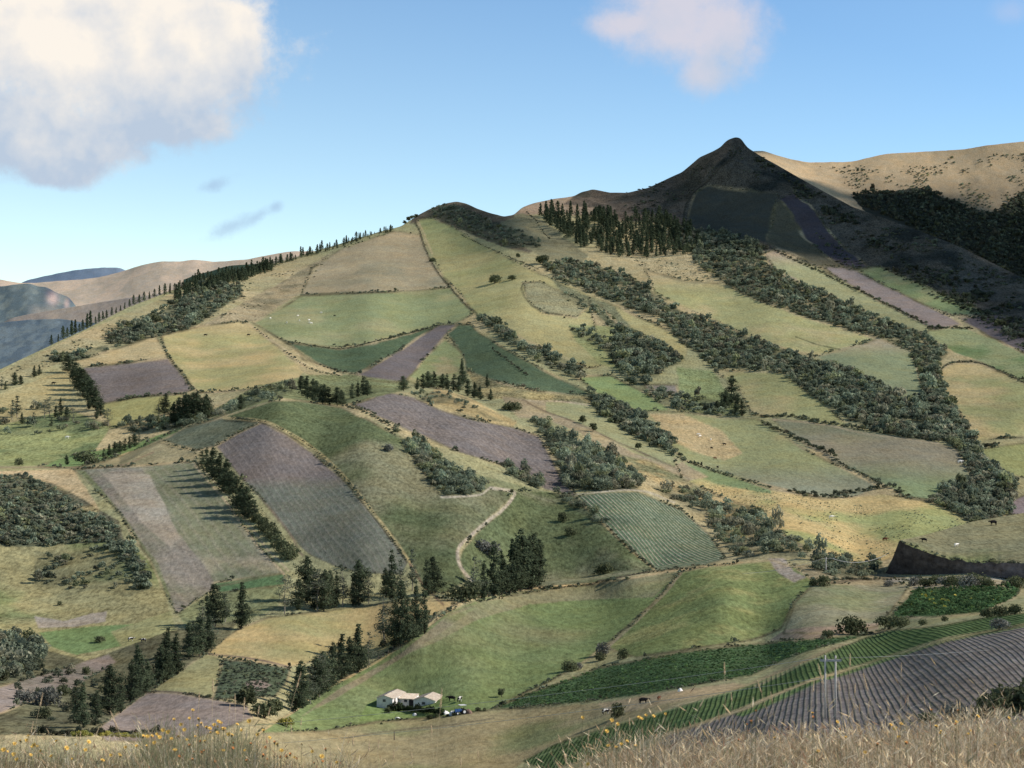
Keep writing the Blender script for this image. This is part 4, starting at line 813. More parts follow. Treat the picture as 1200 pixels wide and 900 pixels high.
# scrubby mountain slopes: low clumps too many to count
thicket('mountain_scrub', 'low dark scrub on the flanks of the peak', [(690,230),(720,230),(800,205),(835,182),(860,168),(880,178),(950,220),(1000,250),(1120,292),(1200,332),(1300,380),(1300,420),(1200,410),(1130,370),(1040,318),(985,312),(920,225),(850,200),(815,218),(800,262),(740,258)], (2.6, 5), 5.0, 2.6, keep=.55, clump=1, tint=(.6, 1.0), protos=BUSHES_S, hs=.8)
thicket('mountain_scrub', 'bands of dark shrubs down the right flank of the peak', [(880,180),(950,225),(1020,270),(1100,310),(1200,370),(1260,400),(1260,412),(1190,400),(1100,345),(1040,318),(1000,280),(940,240),(890,205)], (4, 7), 5.2, 2.8, keep=.5, clump=1, tint=(.4, .7), protos=BUSHES_S)  # low tint deepens the shadow on this flank
thicket('mountain_scrub', 'low scrub over the dry slopes of the left ridge', [(-100,455),(0,440),(100,392),(200,350),(330,320),(400,292),(352,344),(230,385),(123,400),(60,430),(0,460),(-100,475)], (1.5, 3), 4.5, 2.6, keep=.4, clump=1, tint=(.9, 1.3), protos=BUSHES_S, hs=.8)
thicket('mountain_scrub', 'dry tussocks below the plantation', [(735,303),(760,300),(845,328),(800,329),(760,318)], (1.6, 3), 4.5, 2.6, keep=.6, tint=(1.0, 1.5), protos=BUSHES_S, hs=.8)
thicket('mountain_scrub', 'sparse low scrub over the middle pastures', [(560,372),(700,352),(780,390),(800,420),(720,425),(640,412)], (1.6, 3.4), 12, 7, keep=.3, clump=1, tint=(.85, 1.2), protos=BUSHES_S)
thicket('mountain_scrub', 'tufts of scrub on the brown ridge behind the peak', [(960,195),(1010,190),(1100,186),(1200,180),(1300,180),(1300,330),(1200,320),(1100,275),(1020,235)], (2.5, 5.5), 4, 2.2, keep=.45, clump=1, tint=(.9, 1.4), protos=BUSHES_S, pt=lambda a, b: ridge_pt(R_BACK, a, b))
thicket('far_wood', 'dark wood in the shaded valley behind the peak', [(995,226),(1022,222),(1050,226),(1090,222),(1130,242),(1160,250),(1185,234),(1215,218),(1300,207),(1300,360),(1200,335),(1120,290),(1060,262),(1010,240)], (5, 10), 4.0, 2.2, tint=(.45, .75), protos=BUSHES_S, pt=lambda a, b: ridge_pt(R_BACK, a, b))  # tint of dark trees lowered again for the valley shade
# yellow flowered tussocks, weeds in the crop fields
thicket('tussocks', 'dark tussocks over the rounded golden pasture', [(800,560),(900,575),(980,590),(1110,602),(1130,615),(1050,648),(1010,665),(940,638),(890,598)], (.4, .95), 3.6, 2.2, keep=.5, clump=1, tint=(1.3, 1.9), protos=BUSHES_S)
M_FLK = foliage('yellow_mustard', (196,190,70), (150,160,60), .3, use_tint=True)
M_GRNV = foliage('crop_leaves', (96,130,78), (66,96,58), .35, use_tint=True)
thicket('potato_plants', 'leafy plants of the flecked dark green plot', [(1072,691),(1130,687),(1197,688),(1189,700),(1150,717),(1100,722),(1048,723)], (.8, 1.3), 2.6, 1.5, tint=(.65, 1.15), protos=BUSHES, mat=M_GRNV)
thicket('wild_mustard', 'yellow flecks of wild mustard in the dark green plot', [(1080,692),(1190,689),(1188,698),(1150,714),(1060,718)], (.7, 1.2), 10, 3.6, keep=.5, tint=(.9, 1.2), protos=BUSHES_S, mat=M_FLK)
thicket('potato_plants', 'leafy plants of the dark green field right of the farmhouse', [(580,829),(620,812),(700,784),(800,764),(900,754),(1000,746),(1036,739),(985,751),(920,771),(880,791),(760,811),(680,822)], (.55, 1.0), 3.0, 1.5, tint=(.75, 1.1), protos=BUSHES_S, mat=M_GRNV, hs=.8)
thicket('potato_plants', 'plants of the small dark potato plot by the hay field', [(262,775),(300,777),(340,784),(334,800),(322,813),(252,818)], (.8, 1.5), 4.0, 2.4, keep=.8, tint=(.7, 1.0), protos=BUSHES_S, hs=.8)
def hedge(label, line, width, size, step=.5, tint=(.7, 1.05), protos=None, mat=None, gaps=0.0, name='hedge', hs=1.0):
    """one continuous hedge following a line on the land"""
    L = smooth_line(line); seg = np.hypot(*np.diff(L, axis=0).T); s = np.r_[0, np.cumsum(seg)]
    sc_m = size[1]*F/ground(*L[len(L)//2])[0, 1]
    u = np.arange(0, s[-1], max(.6, sc_m*step)); x = np.interp(u, s, L[:, 0]); y = np.interp(u, s, L[:, 1])
    k = (vnoise(u/14+line[0][0], u*0) > gaps); x, y, u = x[k], y[k], u[k]
    x = x+rng.uniform(-1, 1, len(x))*width; y = y+rng.uniform(-1, 1, len(x))*width*.4
    P3 = ground(x, y); sz = rng.uniform(size[0], size[1], len(x)); P3[:, 2] -= .1*sz
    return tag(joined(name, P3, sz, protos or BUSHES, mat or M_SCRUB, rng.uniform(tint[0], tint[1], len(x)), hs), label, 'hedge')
hedge('long clipped hedge stepping down between the two grey green pastures', [(893,497),(920,508),(950,523),(975,534),(980,541)], .8, (3.5, 5.2), .4, (.6, .9))
hedge('thin hedge continuing between cattle pasture and grey green pasture', [(980,541),(1000,551),(1030,566)], .4, (1.4, 2.2), .5)
hedge('dark hedge along the top of the grey green pasture', [(893,489),(930,489),(967,496),(1007,503),(1050,510),(1100,518)], .6, (2.6, 4.6), .55, (.65, 1.0), gaps=.25)
hedge('hedge of round bushes below the cattle pasture', [(905,573),(930,577),(960,583),(968,582),(990,580),(1030,573),(1045,571),(1058,577)], .6, (2.4, 4.2), .6, (.6, .95), gaps=.2)
hedge('low hedge along the lower edge of the cattle pasture', [(795,537),(830,551),(870,563),(905,573)], .4, (1.2, 2.4), .6, (.7, 1.1), gaps=.1)
hedge('dark straight hedge beside the narrow pasture below the peak', [(905,293),(933,306),(960,318),(987,332),(1033,354),(1083,381)], .5, (2.8, 4.5), .45, (.5, .8))
hedge('short hedge at the end of the mauve strip', [(1088,386),(1100,386),(1112,385),(1125,386),(1140,386)], .5, (3, 5), .6, (.55, .85), gaps=.3)
hedge('short hedge at the corner under the oval pasture', [(1147,524),(1160,523),(1172,521)], .8, (2.5, 4), .4, (.55, .85))
hedge('bank hedge around the top of the oval pasture', [(1122,425),(1150,427),(1185,441),(1215,455)], .4, (1.5, 2.6), .5, (.55, .9))
hedge('dark field hedge crossing the blue green crop', [(575,409),(585,416),(600,427),(620,441)], .5, (2.2, 3.6), .5, (.5, .8), gaps=.15)
hedge('hedge dropping beside the tan field to the left lane', [(188,396),(193,410),(200,422),(214,440),(228,458)], .6, (1.6, 3), .6, (.65, 1), gaps=.15)
hedge('rough hedge along the right side of the large sunlit pasture', [(296,383),(325,404),(350,424),(372,436),(400,441)], .8, (1.4, 3), .7, (.65, 1), gaps=.3)
hedge('dark hedge along the top of the dark green crop field', [(340,400),(362,404),(400,409),(433,402),(487,389),(513,381)], .3, (1, 2), .6, (.5, .8))
hedge('wall with shrubs dividing the two hill pastures', [(488,264),(494,276),(501,297),(517,325),(530,340),(546,358)], .3, (1, 2.2), .7, (.5, .8), gaps=.25)
hedge('hedge along the upper right field above the small dark hill edge', [(540,276),(565,288),(600,303),(632,316)], .4, (1.5, 3), .7, (.55, .85), gaps=.3)
hedge('hedge running down beside the plantation', [(617,249),(625,257),(632,265),(645,280)], .4, (2, 3.5), .6, (.5, .75))
hedge('scrubby hedge along the dome field bank', [(262,491),(307,495),(345,512),(372,531),(400,556),(440,604),(476,656)], .5, (.6, 1.4), .9, (.75, 1.1), gaps=.35)
hedge('ragged hedge between shoulder field and wide green field', [(402,477),(425,483),(445,494),(470,510)], .8, (2, 3.4), .6, (.7, 1.05), protos=BUSHES_L)
hedge('hedge along the lower left side of the terraced field', [(676,585),(710,616),(740,645),(766,667)], .6, (1, 2.6), .9, (.7, 1.0), gaps=.4, protos=BUSHES_L)
hedge('dark strip of shrubs along the roadside below the pole', [(955,682),(985,680),(1020,680),(1060,681),(1100,684)], .8, (1.2, 2.6), .6, (.5, .8), protos=BUSHES_L)
fx = np.sort(rng.uniform(1056, 1290, 150)); fb = np.array([bank_pt(x, poly_y([(1034,677),(1040,668),(1047,652),(1054,634),(1066,638),(1080,645),(1112,655),(1140,659),(1200,660),(1420,660)], x)-rng.uniform(-.6, 1.6)) for x in fx])
tag(joined('hedge', fb-np.array([0, 0, .25]), rng.uniform(.5, 1.5, 150)*rng.choice([.7, 1, 1.6], 150), BUSHES, M_SCRUB, rng.uniform(.7, 1.2, 150)), 'fringe of grass and shrubs on the rim of the earth bank', 'hedge')
hedge('line of bushes at the left edge of the furrowed strip', [(700,682),(745,673),(800,667)], .5, (.7, 1.6), 1.2, (.6, .9), gaps=.4, protos=BUSHES_L)
hedge('dark hedge topped with yellow blossom at lower left', [(40,862),(80,863),(115,862),(160,861),(185,860)], .5, (1.8, 2.6), .35, (.3, .4), protos=BUSHES_L)

# tufts, brambles and small bushes along the field margins
mx, my = [], []
for f in FIELDS:
    if not f['own'] or f['poly'][0][1] > 860: continue
    q = np.array(list(f['poly'])+[f['poly'][0]], float); seg = np.hypot(*np.diff(q, axis=0).T); su = np.r_[0, np.cumsum(seg)]
    u = np.arange(0, su[-1], 1.5); u = u[vnoise(u/16+q[0, 0], u*0+q[0, 1]/9) > .56]; u = u+rng.uniform(-.6, .6, len(u))
    mx.append(np.interp(u, su, q[:, 0])+rng.normal(0, .8, len(u))); my.append(np.interp(u, su, q[:, 1])+rng.normal(0, .5, len(u)))
mx = np.concatenate(mx); my = np.concatenate(my); k = (mx > -60) & (mx < 1260) & (my > np.interp(mx, PXc, crest)+2) & (my < 858); mx, my = mx[k], my[k]
k = np.min([linedist(mx, my, smooth_line(l)) for l, w_, c_ in LINES if sum(c_) > 440], axis=0) > 2.6; mx, my = mx[k], my[k]
P3 = ground(mx, my); sz = rng.uniform(.5, 1.5, len(mx))*np.clip(P3[:, 1]/900, .6, 1.5)*rng.choice([.8, 1, 1.7], len(mx))
tag(joined('margin_growth', P3, sz, BUSHES_S, M_SCRUB, rng.uniform(.75, 1.4, len(mx))), 'tufts and brambles along the field margins', kind='stuff')
# ---------------------------------------------------------------- the near bank with dry grass and flowers
BANKLINE = [(-400,914),(0,914),(150,918),(300,926),(400,945),(470,985),(560,1000),(640,968),(690,940),(750,921),(850,906),(950,898),(1050,895),(1200,892),(1600,888)]
YC_ = 14.0
def near_z(X, Y):
    px = CX+X/np.maximum(Y, 1)*F
    px = CX+X/YC_*F
    zc = (CY-poly_y(BANKLINE, px))/F*YC_
    t = Y/YC_
    z = np.where(Y <= YC_, -1.75+(zc+1.75)*np.clip(t, 0, 1), zc-.03*(Y-YC_)-.055*(Y-YC_)**2*(Y < 26)-np.where(Y >= 26, 7.9+(Y-26)*1.2, 0))
    return z+.05*fbm(X, Y, 2.2, 3)
gx = np.linspace(-9, 9, 260); gy = np.r_[np.linspace(.5, 18, 150), np.linspace(18.4, 40, 40)]
GX, GY = np.meshgrid(gx, gy); GZ = near_z(GX, GY)
ii = np.arange(GX.size).reshape(GX.shape); q = np.stack([ii[:-1, :-1], ii[:-1, 1:], ii[1:, 1:], ii[1:, :-1]], -1).reshape(-1, 4)
n = GX.size; cc = A(120,108,74)*(1+.4*fbm(GX, GY, .8, 3))[..., None]
tag(link(bpy.data.objects.new('near_bank', mesh_np('near_bank', np.stack([GX, GY, GZ], -1).reshape(-1, 3), q, M_TERR, dict(col=cc.reshape(-1, 3), rowcol=np.zeros((n, 3)), row=np.zeros(n), rowamp=np.zeros(n), grain=np.full(n, .6)), smooth=True))), 'near bank under the dry grass', kind='structure')
M_GRASS = vcol_mat('dry_grass_blades', .35)
def blades(base, h, lean, width, colr, seg=4, taper=.75, head=None):
    """curved tapering blades; returns vertices, faces, colours"""
    n = len(base); a = rng.uniform(0, 6.28, n); dx, dy = np.cos(a)*lean, np.sin(a)*lean*.6
    fa = rng.uniform(-.7, .7, n); wx_, wy_ = np.cos(fa), np.sin(fa)
    Vs = []
    for k in range(seg+1):
        t = k/seg; w = width*(1-taper*t)*.5
        c = base+np.stack([dx*t**2.2*h, dy*t**2.2*h, h*(t-.18*lean*t**3)], 1)
        Vs.append(c-np.stack([wx_*w, wy_*w, 0*w], 1)); Vs.append(c+np.stack([wx_*w, wy_*w, 0*w], 1))
    V = np.stack(Vs, 1); m = 2*(seg+1)
    Fq = np.concatenate([np.stack([np.arange(n)*m+2*k, np.arange(n)*m+2*k+1, np.arange(n)*m+2*k+3, np.arange(n)*m+2*k+2], 1) for k in range(seg)])
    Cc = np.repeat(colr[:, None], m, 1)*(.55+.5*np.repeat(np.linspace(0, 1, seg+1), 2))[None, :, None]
    tips = V[:, -1]; tang = V[:, -1]-V[:, -3]
    return V.reshape(-1, 3), Fq, Cc.reshape(-1, 3), tips, tang
def spikes(tips, tang, L, W, colr):
    """slim seed heads at the blade tips: two crossed diamonds each"""
    n = len(tips); t = tang/(np.linalg.norm(tang, axis=1, keepdims=True)+1e-9); u = np.cross(t, np.array([0, 1., 0])); u /= np.linalg.norm(u, axis=1, keepdims=True)+1e-9; v = np.cross(t, u)
    Vs, Fs = [], []
    for k, ax in enumerate((u, v)):
        Vs.append(np.stack([tips-t*L[:, None]*.2, tips+t*L[:, None]*.25+ax*W[:, None]*.5, tips+t*L[:, None], tips+t*L[:, None]*.25-ax*W[:, None]*.5], 1))
    V = np.concatenate(Vs, 1); Fq = np.concatenate([np.arange(n)[:, None]*8+np.array([[0, 1, 2, 3]]), np.arange(n)[:, None]*8+np.array([[4, 5, 6, 7]])])
    return V.reshape(-1, 3), Fq, np.repeat(colr[:, None], 8, 1).reshape(-1, 3)
STRAW = np.array([A(206,184,134), A(188,164,112), A(222,206,164), A(168,140,94), A(150,146,92), A(122,128,76), A(176,132,88)])
STRAW = STRAW+(STRAW.mean(1, keepdims=True)-STRAW)*.18
def palette(n, wts): return STRAW[rng.choice(len(STRAW), n, p=np.array(wts)/sum(wts))]*rng.uniform(.8, 1.75, (n, 1))
def grass_patch(name, label, px0, px1, n, h, lean, width, wts, heads=.3, y0=8.5, y1=15.5, hs=(.035, .08)):
    px = rng.uniform(px0, px1, n); Y = rng.uniform(y0, y1, n)
    X = (px-CX)/F*YC_*np.clip(Y/YC_, .9, 1.1)
    cl = fbm(X, Y, .5, 2); k = rng.random(n) < .75+.5*cl; X, Y = X[k], Y[k]; n = len(X)
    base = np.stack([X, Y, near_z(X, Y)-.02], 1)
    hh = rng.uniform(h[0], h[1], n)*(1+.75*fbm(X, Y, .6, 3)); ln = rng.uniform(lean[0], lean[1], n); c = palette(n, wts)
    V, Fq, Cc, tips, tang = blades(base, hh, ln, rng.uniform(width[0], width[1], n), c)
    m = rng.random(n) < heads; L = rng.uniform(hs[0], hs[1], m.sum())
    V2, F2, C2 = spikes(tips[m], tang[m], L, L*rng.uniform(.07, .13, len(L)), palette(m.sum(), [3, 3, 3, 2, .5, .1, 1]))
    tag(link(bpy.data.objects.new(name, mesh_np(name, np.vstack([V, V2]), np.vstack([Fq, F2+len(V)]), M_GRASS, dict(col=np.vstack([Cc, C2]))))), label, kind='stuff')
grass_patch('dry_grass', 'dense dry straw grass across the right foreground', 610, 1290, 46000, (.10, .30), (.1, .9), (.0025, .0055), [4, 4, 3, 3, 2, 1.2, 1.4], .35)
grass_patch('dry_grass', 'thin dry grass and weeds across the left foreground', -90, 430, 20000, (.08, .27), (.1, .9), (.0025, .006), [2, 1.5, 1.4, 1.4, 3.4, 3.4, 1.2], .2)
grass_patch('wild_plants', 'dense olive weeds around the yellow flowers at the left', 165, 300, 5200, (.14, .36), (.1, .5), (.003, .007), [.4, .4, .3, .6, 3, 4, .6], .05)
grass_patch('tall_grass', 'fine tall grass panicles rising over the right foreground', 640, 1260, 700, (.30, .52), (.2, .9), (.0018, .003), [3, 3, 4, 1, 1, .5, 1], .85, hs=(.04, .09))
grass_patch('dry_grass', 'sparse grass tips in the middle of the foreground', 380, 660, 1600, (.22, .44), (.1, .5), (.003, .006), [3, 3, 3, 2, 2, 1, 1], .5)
# tall single stalks
M_STALK = simple('straw_stalk', (214,192,142), rough=.8, rgb2=(178,150,104), scale=20)
M_HEADS = simple('straw_seed_head', (220,196,146), rough=.9, rgb2=(176,140,96), scale=60)
def stalk(px, y_top, lean_px, head_px, label, y_base=None):
    Y = random.uniform(10.5, 13.5); x0 = (px-lean_px-CX)/F*Y; zb = float(near_z(np.array([x0]), np.array([Y]))[0]); zt = (CY-y_top)/F*Y; h = zt-zb
    if h < .1: return
    e = empty('grass_stalk', (x0, Y, zb-.02)); tag(e, label, 'grass stalk', 'tall dry grass stalks')
    lx = lean_px/F*Y; pts = [(lx*t**1.9, .05*t, h*t) for t in np.linspace(0, 1, 9)]
    mb = MB(); mb.tube(pts, [.0015-.0008*t for t in np.linspace(0, 1, 9)], 5); mb.build('stem', M_STALK, e, True)
    hp = head_px/F*Y; p1 = np.array(pts[-1]); d = np.array(pts[-1])-np.array(pts[-3]); d /= np.linalg.norm(d); mb = MB()
    for k in range(16):
        t = k/15; c = p1+d*hp*(t-.75); a = k*2.4; o = np.array([math.cos(a), math.sin(a)*.7, .9]); o = o/np.linalg.norm(o)
        L = hp*.2*(1.1-.6*t); mb.tube([c, c+o*L*.28+d*L*.3, c+o*L*.32+d*L*1.0], [.0008, .0018, .0005], 4)
    mb.build('seed_head', M_HEADS, e, True)
for x, t, l, hd in [(47,815,16,16),(36,848,8,14),(130,838,-30,22),(92,858,6,10),(75,870,-20,10),(248,798,2,14),(232,812,4,10),(274,815,-3,12),(268,826,4,10),(285,820,6,14),(302,828,14,10),(315,830,18,10),(350,792,30,18),(340,850,-6,10),(352,842,10,8),(413,862,1,14),(432,870,3,12),(443,868,5,10),(461,880,6,10),(482,882,-4,8),(517,812,10,22),(505,850,-8,10),(540,888,4,10),(560,880,-6,8),
                    (655,862,-28,10),(668,866,14,8),(690,858,6,12),(722,848,4,10),(738,842,-6,8),(850,778,-3,14),(858,812,-4,10),(890,800,-22,14),(905,812,-12,10),(955,800,10,12),(962,783,-26,24),(985,800,-8,10),(998,768,5,14),(1004,802,8,10),(1015,793,-26,20),(1020,822,10,8),(1058,778,2,10),(1066,815,6,8),(1085,818,-10,8),(1110,822,12,8),(1140,826,4,8)]:
    side = 'left' if x < 420 else ('middle' if x < 640 else 'right')
    stalk(x, t, l, hd, ('tall' if t < 815 else 'short')+f' dry grass stalk in the {side} foreground, '+('leaning right' if l > 7 else 'leaning left' if l < -7 else 'nearly upright'))
# yellow flowers
M_PETAL = simple('yellow_petals', (255,214,40), rough=.6, rgb2=(246,184,24), scale=60); M_PETALO = simple('orange_petals', (236,160,56), rough=.6, rgb2=(206,124,44), scale=60)
M_CENT = simple('flower_centre', (190,120,20), rough=.8, rgb2=(150,90,20), scale=80); M_STEM = simple('flower_stem', (112,108,66), rough=.8, rgb2=(86,84,52), scale=20)
def flower_head(petals, r0, cup):
    mb = MB()
    for ring, (n_, rr, up) in enumerate(((petals, r0, cup), (petals-3, r0*.68, cup+.5))):
        for k in range(n_):
            a = 6.283*k/n_+ring*.3+random.uniform(-.1, .1); w = 2.6*rr/n_; d = np.array([math.cos(a), math.sin(a), up]); d /= np.linalg.norm(d); s = np.array([-math.sin(a), math.cos(a), 0])
            V = [d*.003-s*w*.3, d*rr*.6-s*w, d*rr-s*w*.5+np.array([0, 0, -.001]), d*rr+s*w*.5+np.array([0, 0, -.001]), d*rr*.6+s*w, d*.003+s*w*.3]
            mb.add([v+np.array([0, 0, .002*ring]) for v in V], [(0, 1, 2, 3, 4, 5)], 0)
    n_ = 8; mb.add([(0, 0, .007)]+[(.3*r0*math.cos(6.283*k/n_), .3*r0*math.sin(6.283*k/n_), .004) for k in range(n_)], [(0, 1+k, 1+(k+1) % n_) for k in range(n_)], 1)
    mb.tube([(0, 0, -.012), (0, 0, -.006), (0, 0, .003)], [.002, .005, .006], 6, 2)
    return mb
HEADS = [flower_head(13, .013, .35).mesh('flower_head', [M_PETAL, M_CENT, M_STEM]), flower_head(11, .011, .7).mesh('flower_head', [M_PETAL, M_CENT, M_STEM]), flower_head(12, .010, 1.1).mesh('flower_head', [M_PETALO, M_CENT, M_STEM])]
def flower(px, py, hd, label, group):
    Y = random.uniform(10.5, 13.5); x = (px-CX)/F*Y; zb = float(near_z(np.array([x]), np.array([Y]))[0]); zt = (CY-py)/F*Y; h = zt-zb
    if h < .04: zb -= .04-h; h = .04
    e = empty('wildflower', (x, Y, zb-.01)); tag(e, label, 'flower', group)
    sx = random.uniform(-.03, .03); mb = MB(); mb.tube([(-sx, 0, 0), (-sx*.4, .004, h*.5), (0, 0, h)], [.0022, .0018, .0014], 5); mb.build('stem', M_STEM, e, True)
    o = link(bpy.data.objects.new('flower_head', HEADS[hd]), e); o.location = (0, 0, h+.008); o.rotation_euler = (random.uniform(.2, 1.0), random.uniform(-.5, .5), random.uniform(-.6, .6)); k = random.uniform(.8, 1.3); o.scale = (k, k, k)
fl = [(17,871),(31,868),(40,873),(37,876),(44,874),(4,878),(9,881),(16,884),(20,890),(24,868),(33,863),(48,880),(36,884),(66,867),(78,876),(89,873),(100,879),(104,870),(120,891),(130,884),(147,876),(160,874),(168,862),(173,863),(178,862),(184,860),(187,863),(191,855),(60,886),(85,888),(140,884),(141,886),(197,858),(181,870),(172,874),
      (204,842),(212,849),(216,855),(222,841),(226,832),(232,850),(236,847),(242,851),(247,858),(251,849),(256,845),(259,848),(255,851),(262,853),(268,860),(272,862),(278,848),(283,856),(292,844),(302,861),(309,856),(316,864),(325,872),(209,862),(201,866),(219,866),(205,879),(229,863),(240,868),(262,879),(287,879),(330,880),(345,888),(366,880),(377,886),(395,893),(255,858),(246,853),(233,842),
      (683,840),(717,843),(724,848),(749,840),(757,838),(711,857),(713,873),(722,875),(728,872),(735,868),(745,873),(689,895),(752,842),(766,838),(780,836)]
for x, y in fl: flower(x, y+random.uniform(-1, 1), random.choice([0, 0, 1]), 'yellow wildflower among the grass in the '+('left' if x < 420 else 'centre right')+' foreground', 'yellow wildflowers, '+('left' if x < 420 else 'centre right')+' foreground')
for i in range(34):
    x = random.uniform(860, 1195); y = random.triangular(828, 895, 842)
    flower(x, y, random.choice([0, 1, 2]), 'small yellow wildflower scattered in the right foreground grass', 'small wildflowers in the right foreground grass')
for i in range(26):
    x = random.uniform(205, 400); y = random.uniform(868, 894)
    flower(x, y, 2, 'faded orange wildflower among the weeds at the left', 'faded orange wildflowers at the left')
# darker leafy weeds under the left flowers
M_WEED = foliage('weed_leaves', (108,106,70), (72,76,52), .25, use_tint=True)
px = np.r_[rng.normal(232, 32, 90), rng.uniform(-40, 420, 90), rng.uniform(650, 1250, 60)]; Y = rng.uniform(10.5, 14, len(px)); X = (px-CX)/F*Y
joined('weeds', np.stack([X, Y, near_z(X, Y)-.02], 1), np.r_[rng.uniform(.08, .2, 90), rng.uniform(.06, .16, 90), rng.uniform(.05, .12, 60)], [bush_np(900+i, 90, .12, 1.4) for i in range(3)], M_WEED, rng.uniform(.7, 1.3, len(px)), 1.15)
tag(bpy.data.objects['weeds'], 'dark leafy weeds among the foreground grass', kind='stuff')
# ---------------------------------------------------------------- the farmhouse and what stands round it
M_WALL = simple('whitewashed_wall', (226,220,214), rough=.9, rgb2=(198,190,184), scale=1.2, bump=.2)
M_ROOF = simple('weathered_sheet_roof', (214,198,174), rough=.7, rgb2=(184,164,138), scale=.8)
M_DARKO = simple('dark_opening', (44,42,46), rough=.6, var=.1)
M_GLASS = simple('window_glass', (60,66,78), rough=.15, var=.1)
M_FRAME = simple('window_frame', (150,140,130), rough=.7)
M_WOOD = simple('weathered_timber', (112,98,84), rough=.9, rgb2=(78,68,60), scale=5)
ANG = math.radians(-15)
ex = np.array([math.cos(ANG), math.sin(ANG), 0]); ey = np.array([-math.sin(ANG), math.cos(ANG), 0])
def gable_house(e, w, d, hw, hr, over=.35, win=(), door=()):
    """gabled wing in local axes: front at y = 0, x from 0 to w, ridge running back"""
    mb = MB(); t = .2
    mb.add([(0, 0, -1.2), (w, 0, -1.2), (w, 0, hw), (w/2, 0, hr), (0, 0, hw), (0, d, -1.2), (w, d, -1.2), (w, d, hw), (w/2, d, hr), (0, d, hw)],
           [(0, 1, 2, 3, 4), (6, 5, 9, 8, 7), (1, 6, 7, 2), (5, 0, 4, 9)])
    mb.build('wall', M_WALL, e)
    mb = MB(); sl = (hr-hw)/(w/2); xo = over
    for sgn in (-1, 1):
        xe = -xo if sgn < 0 else w+xo; ze = hw-sl*xo
        a = [(xe, -xo, ze+.06), (w/2, -xo, hr+.06), (w/2, d+xo, hr+.06), (xe, d+xo, ze+.06)]; b = [(p[0], p[1], p[2]+.09) for p in a]
        mb.add(a+b, [(3, 2, 1, 0), (4, 5, 6, 7), (0, 1, 5, 4), (1, 2, 6, 5), (2, 3, 7, 6), (3, 0, 4, 7)] if sgn < 0 else [(0, 1, 2, 3), (7, 6, 5, 4), (4, 5, 1, 0), (5, 6, 2, 1), (6, 7, 3, 2), (7, 4, 0, 3)])
        n_ = int(d/.6)
        for k in range(n_):
            y = -xo+(k+.5)*(d+2*xo)/n_; mb.tube([(xe, y, ze+.17), (w/2, y, hr+.17)], .035, 4)
    mb.build('roof', M_ROOF, e)
    for (x, z, ww, hh, side) in win:
        fm = MB(); pn = MB()
        if side == 'front':
            for dx, dz, sx, sz in ((0, hh/2, ww+.16, .09), (0, -hh/2, ww+.16, .09), (-ww/2, 0, .08, hh), (ww/2, 0, .08, hh), (0, 0, .06, hh)): fm.box((x+dx, -.04, z+dz), (sx, .1, sz))
            pn.box((x, -.012, z), (ww, .03, hh))
        else:
            for dy, dz, sy, sz in ((0, hh/2, ww+.16, .09), (0, -hh/2, ww+.16, .09), (-ww/2, 0, .08, hh), (ww/2, 0, .08, hh)): fm.box((w+.04, x+dy, z+dz), (.1, sy, sz))
            pn.box((w+.012, x, z), (.03, ww, hh))
        wo_ = fm.build('window', M_FRAME, e); pn.build('pane', M_GLASS, wo_)
    for (x, ww, hh, side) in door:
        dm = MB()
        if side == 'front': dm.box((x, -.03, hh/2-.2), (ww, .08, hh+.4))
        else: dm.box((w+.03, x, hh/2-.2), (.08, ww, hh+.4))
        do = dm.build('door', M_WOOD, e); kb = MB(); kb.box((w+.09 if side != 'front' else x+ww*.35, x+ww*.35 if side != 'front' else -.09, 1.0), (.06, .06, .12)); kb.build('handle', M_DARKO, do)
def place(px, py, lift=0.0): p = g1(px, py); return p+np.array([0, 0, lift])
pR = place(484.5, 829, .15); eR = empty('farmhouse', tuple(pR), ANG); tag(eR, 'right hand white farmhouse wing with gable towards the paddock', 'house', )
gable_house(eR, 6.6, 8.5, 2.15, 3.15, win=((3.1, 1.3, .9, .7, 'front'), (4.6, 1.2, .8, .7, 'side')), door=((1.8, .9, 1.7, 'side'),))
pL = place(439, 833, .15); pL[1] = pR[1]-2.0; eL = empty('farmhouse', tuple(pL), ANG); tag(eL, 'left hand white farmhouse wing with long side wall', 'house')
gable_house(eL, 4.8, 11.5, 2.3, 3.05, win=((2.3, 1.6, .8, .7, 'front'), (5.0, 1.5, .8, .7, 'side'), (7.4, 1.5, .8, .7, 'side')), door=((2.2, .9, 2.0, 'side'),))
# the low link at the back between the two wings
a0 = pL+ex*4.85+ey*6.0; wl = float((pR-pL)@ex)-5.0; eM = empty('farmhouse', (a0[0], a0[1], (pL[2]+pR[2])/2), ANG); tag(eM, 'low middle farmhouse block with dark open porch between the wings', 'house')
mb = MB(); mb.add([(0, 0, -1), (wl, 0, -1), (wl, 0, 1.9), (0, 0, 1.9), (0, 4.2, -1), (wl, 4.2, -1), (wl, 4.2, 2.35), (0, 4.2, 2.35)], [(0, 1, 2, 3), (5, 4, 7, 6), (1, 5, 6, 2), (4, 0, 3, 7)]); mb.build('wall', M_WALL, eM)
mb = MB(); mb.add([(-.02, -.9, 1.83), (wl+.02, -.9, 1.83), (wl+.02, 4.7, 2.52), (-.02, 4.7, 2.52), (-.02, -.9, 1.93), (wl+.02, -.9, 1.93), (wl+.02, 4.7, 2.62), (-.02, 4.7, 2.62)], [(3, 2, 1, 0), (4, 5, 6, 7), (0, 1, 5, 4), (1, 2, 6, 5), (2, 3, 7, 6), (3, 0, 4, 7)])
for k in range(14): mb.tube([(wl*(k+.5)/14, -.9, 1.96), (wl*(k+.5)/14, 4.7, 2.65)], .04, 4)
mb.build('roof', M_ROOF, eM)
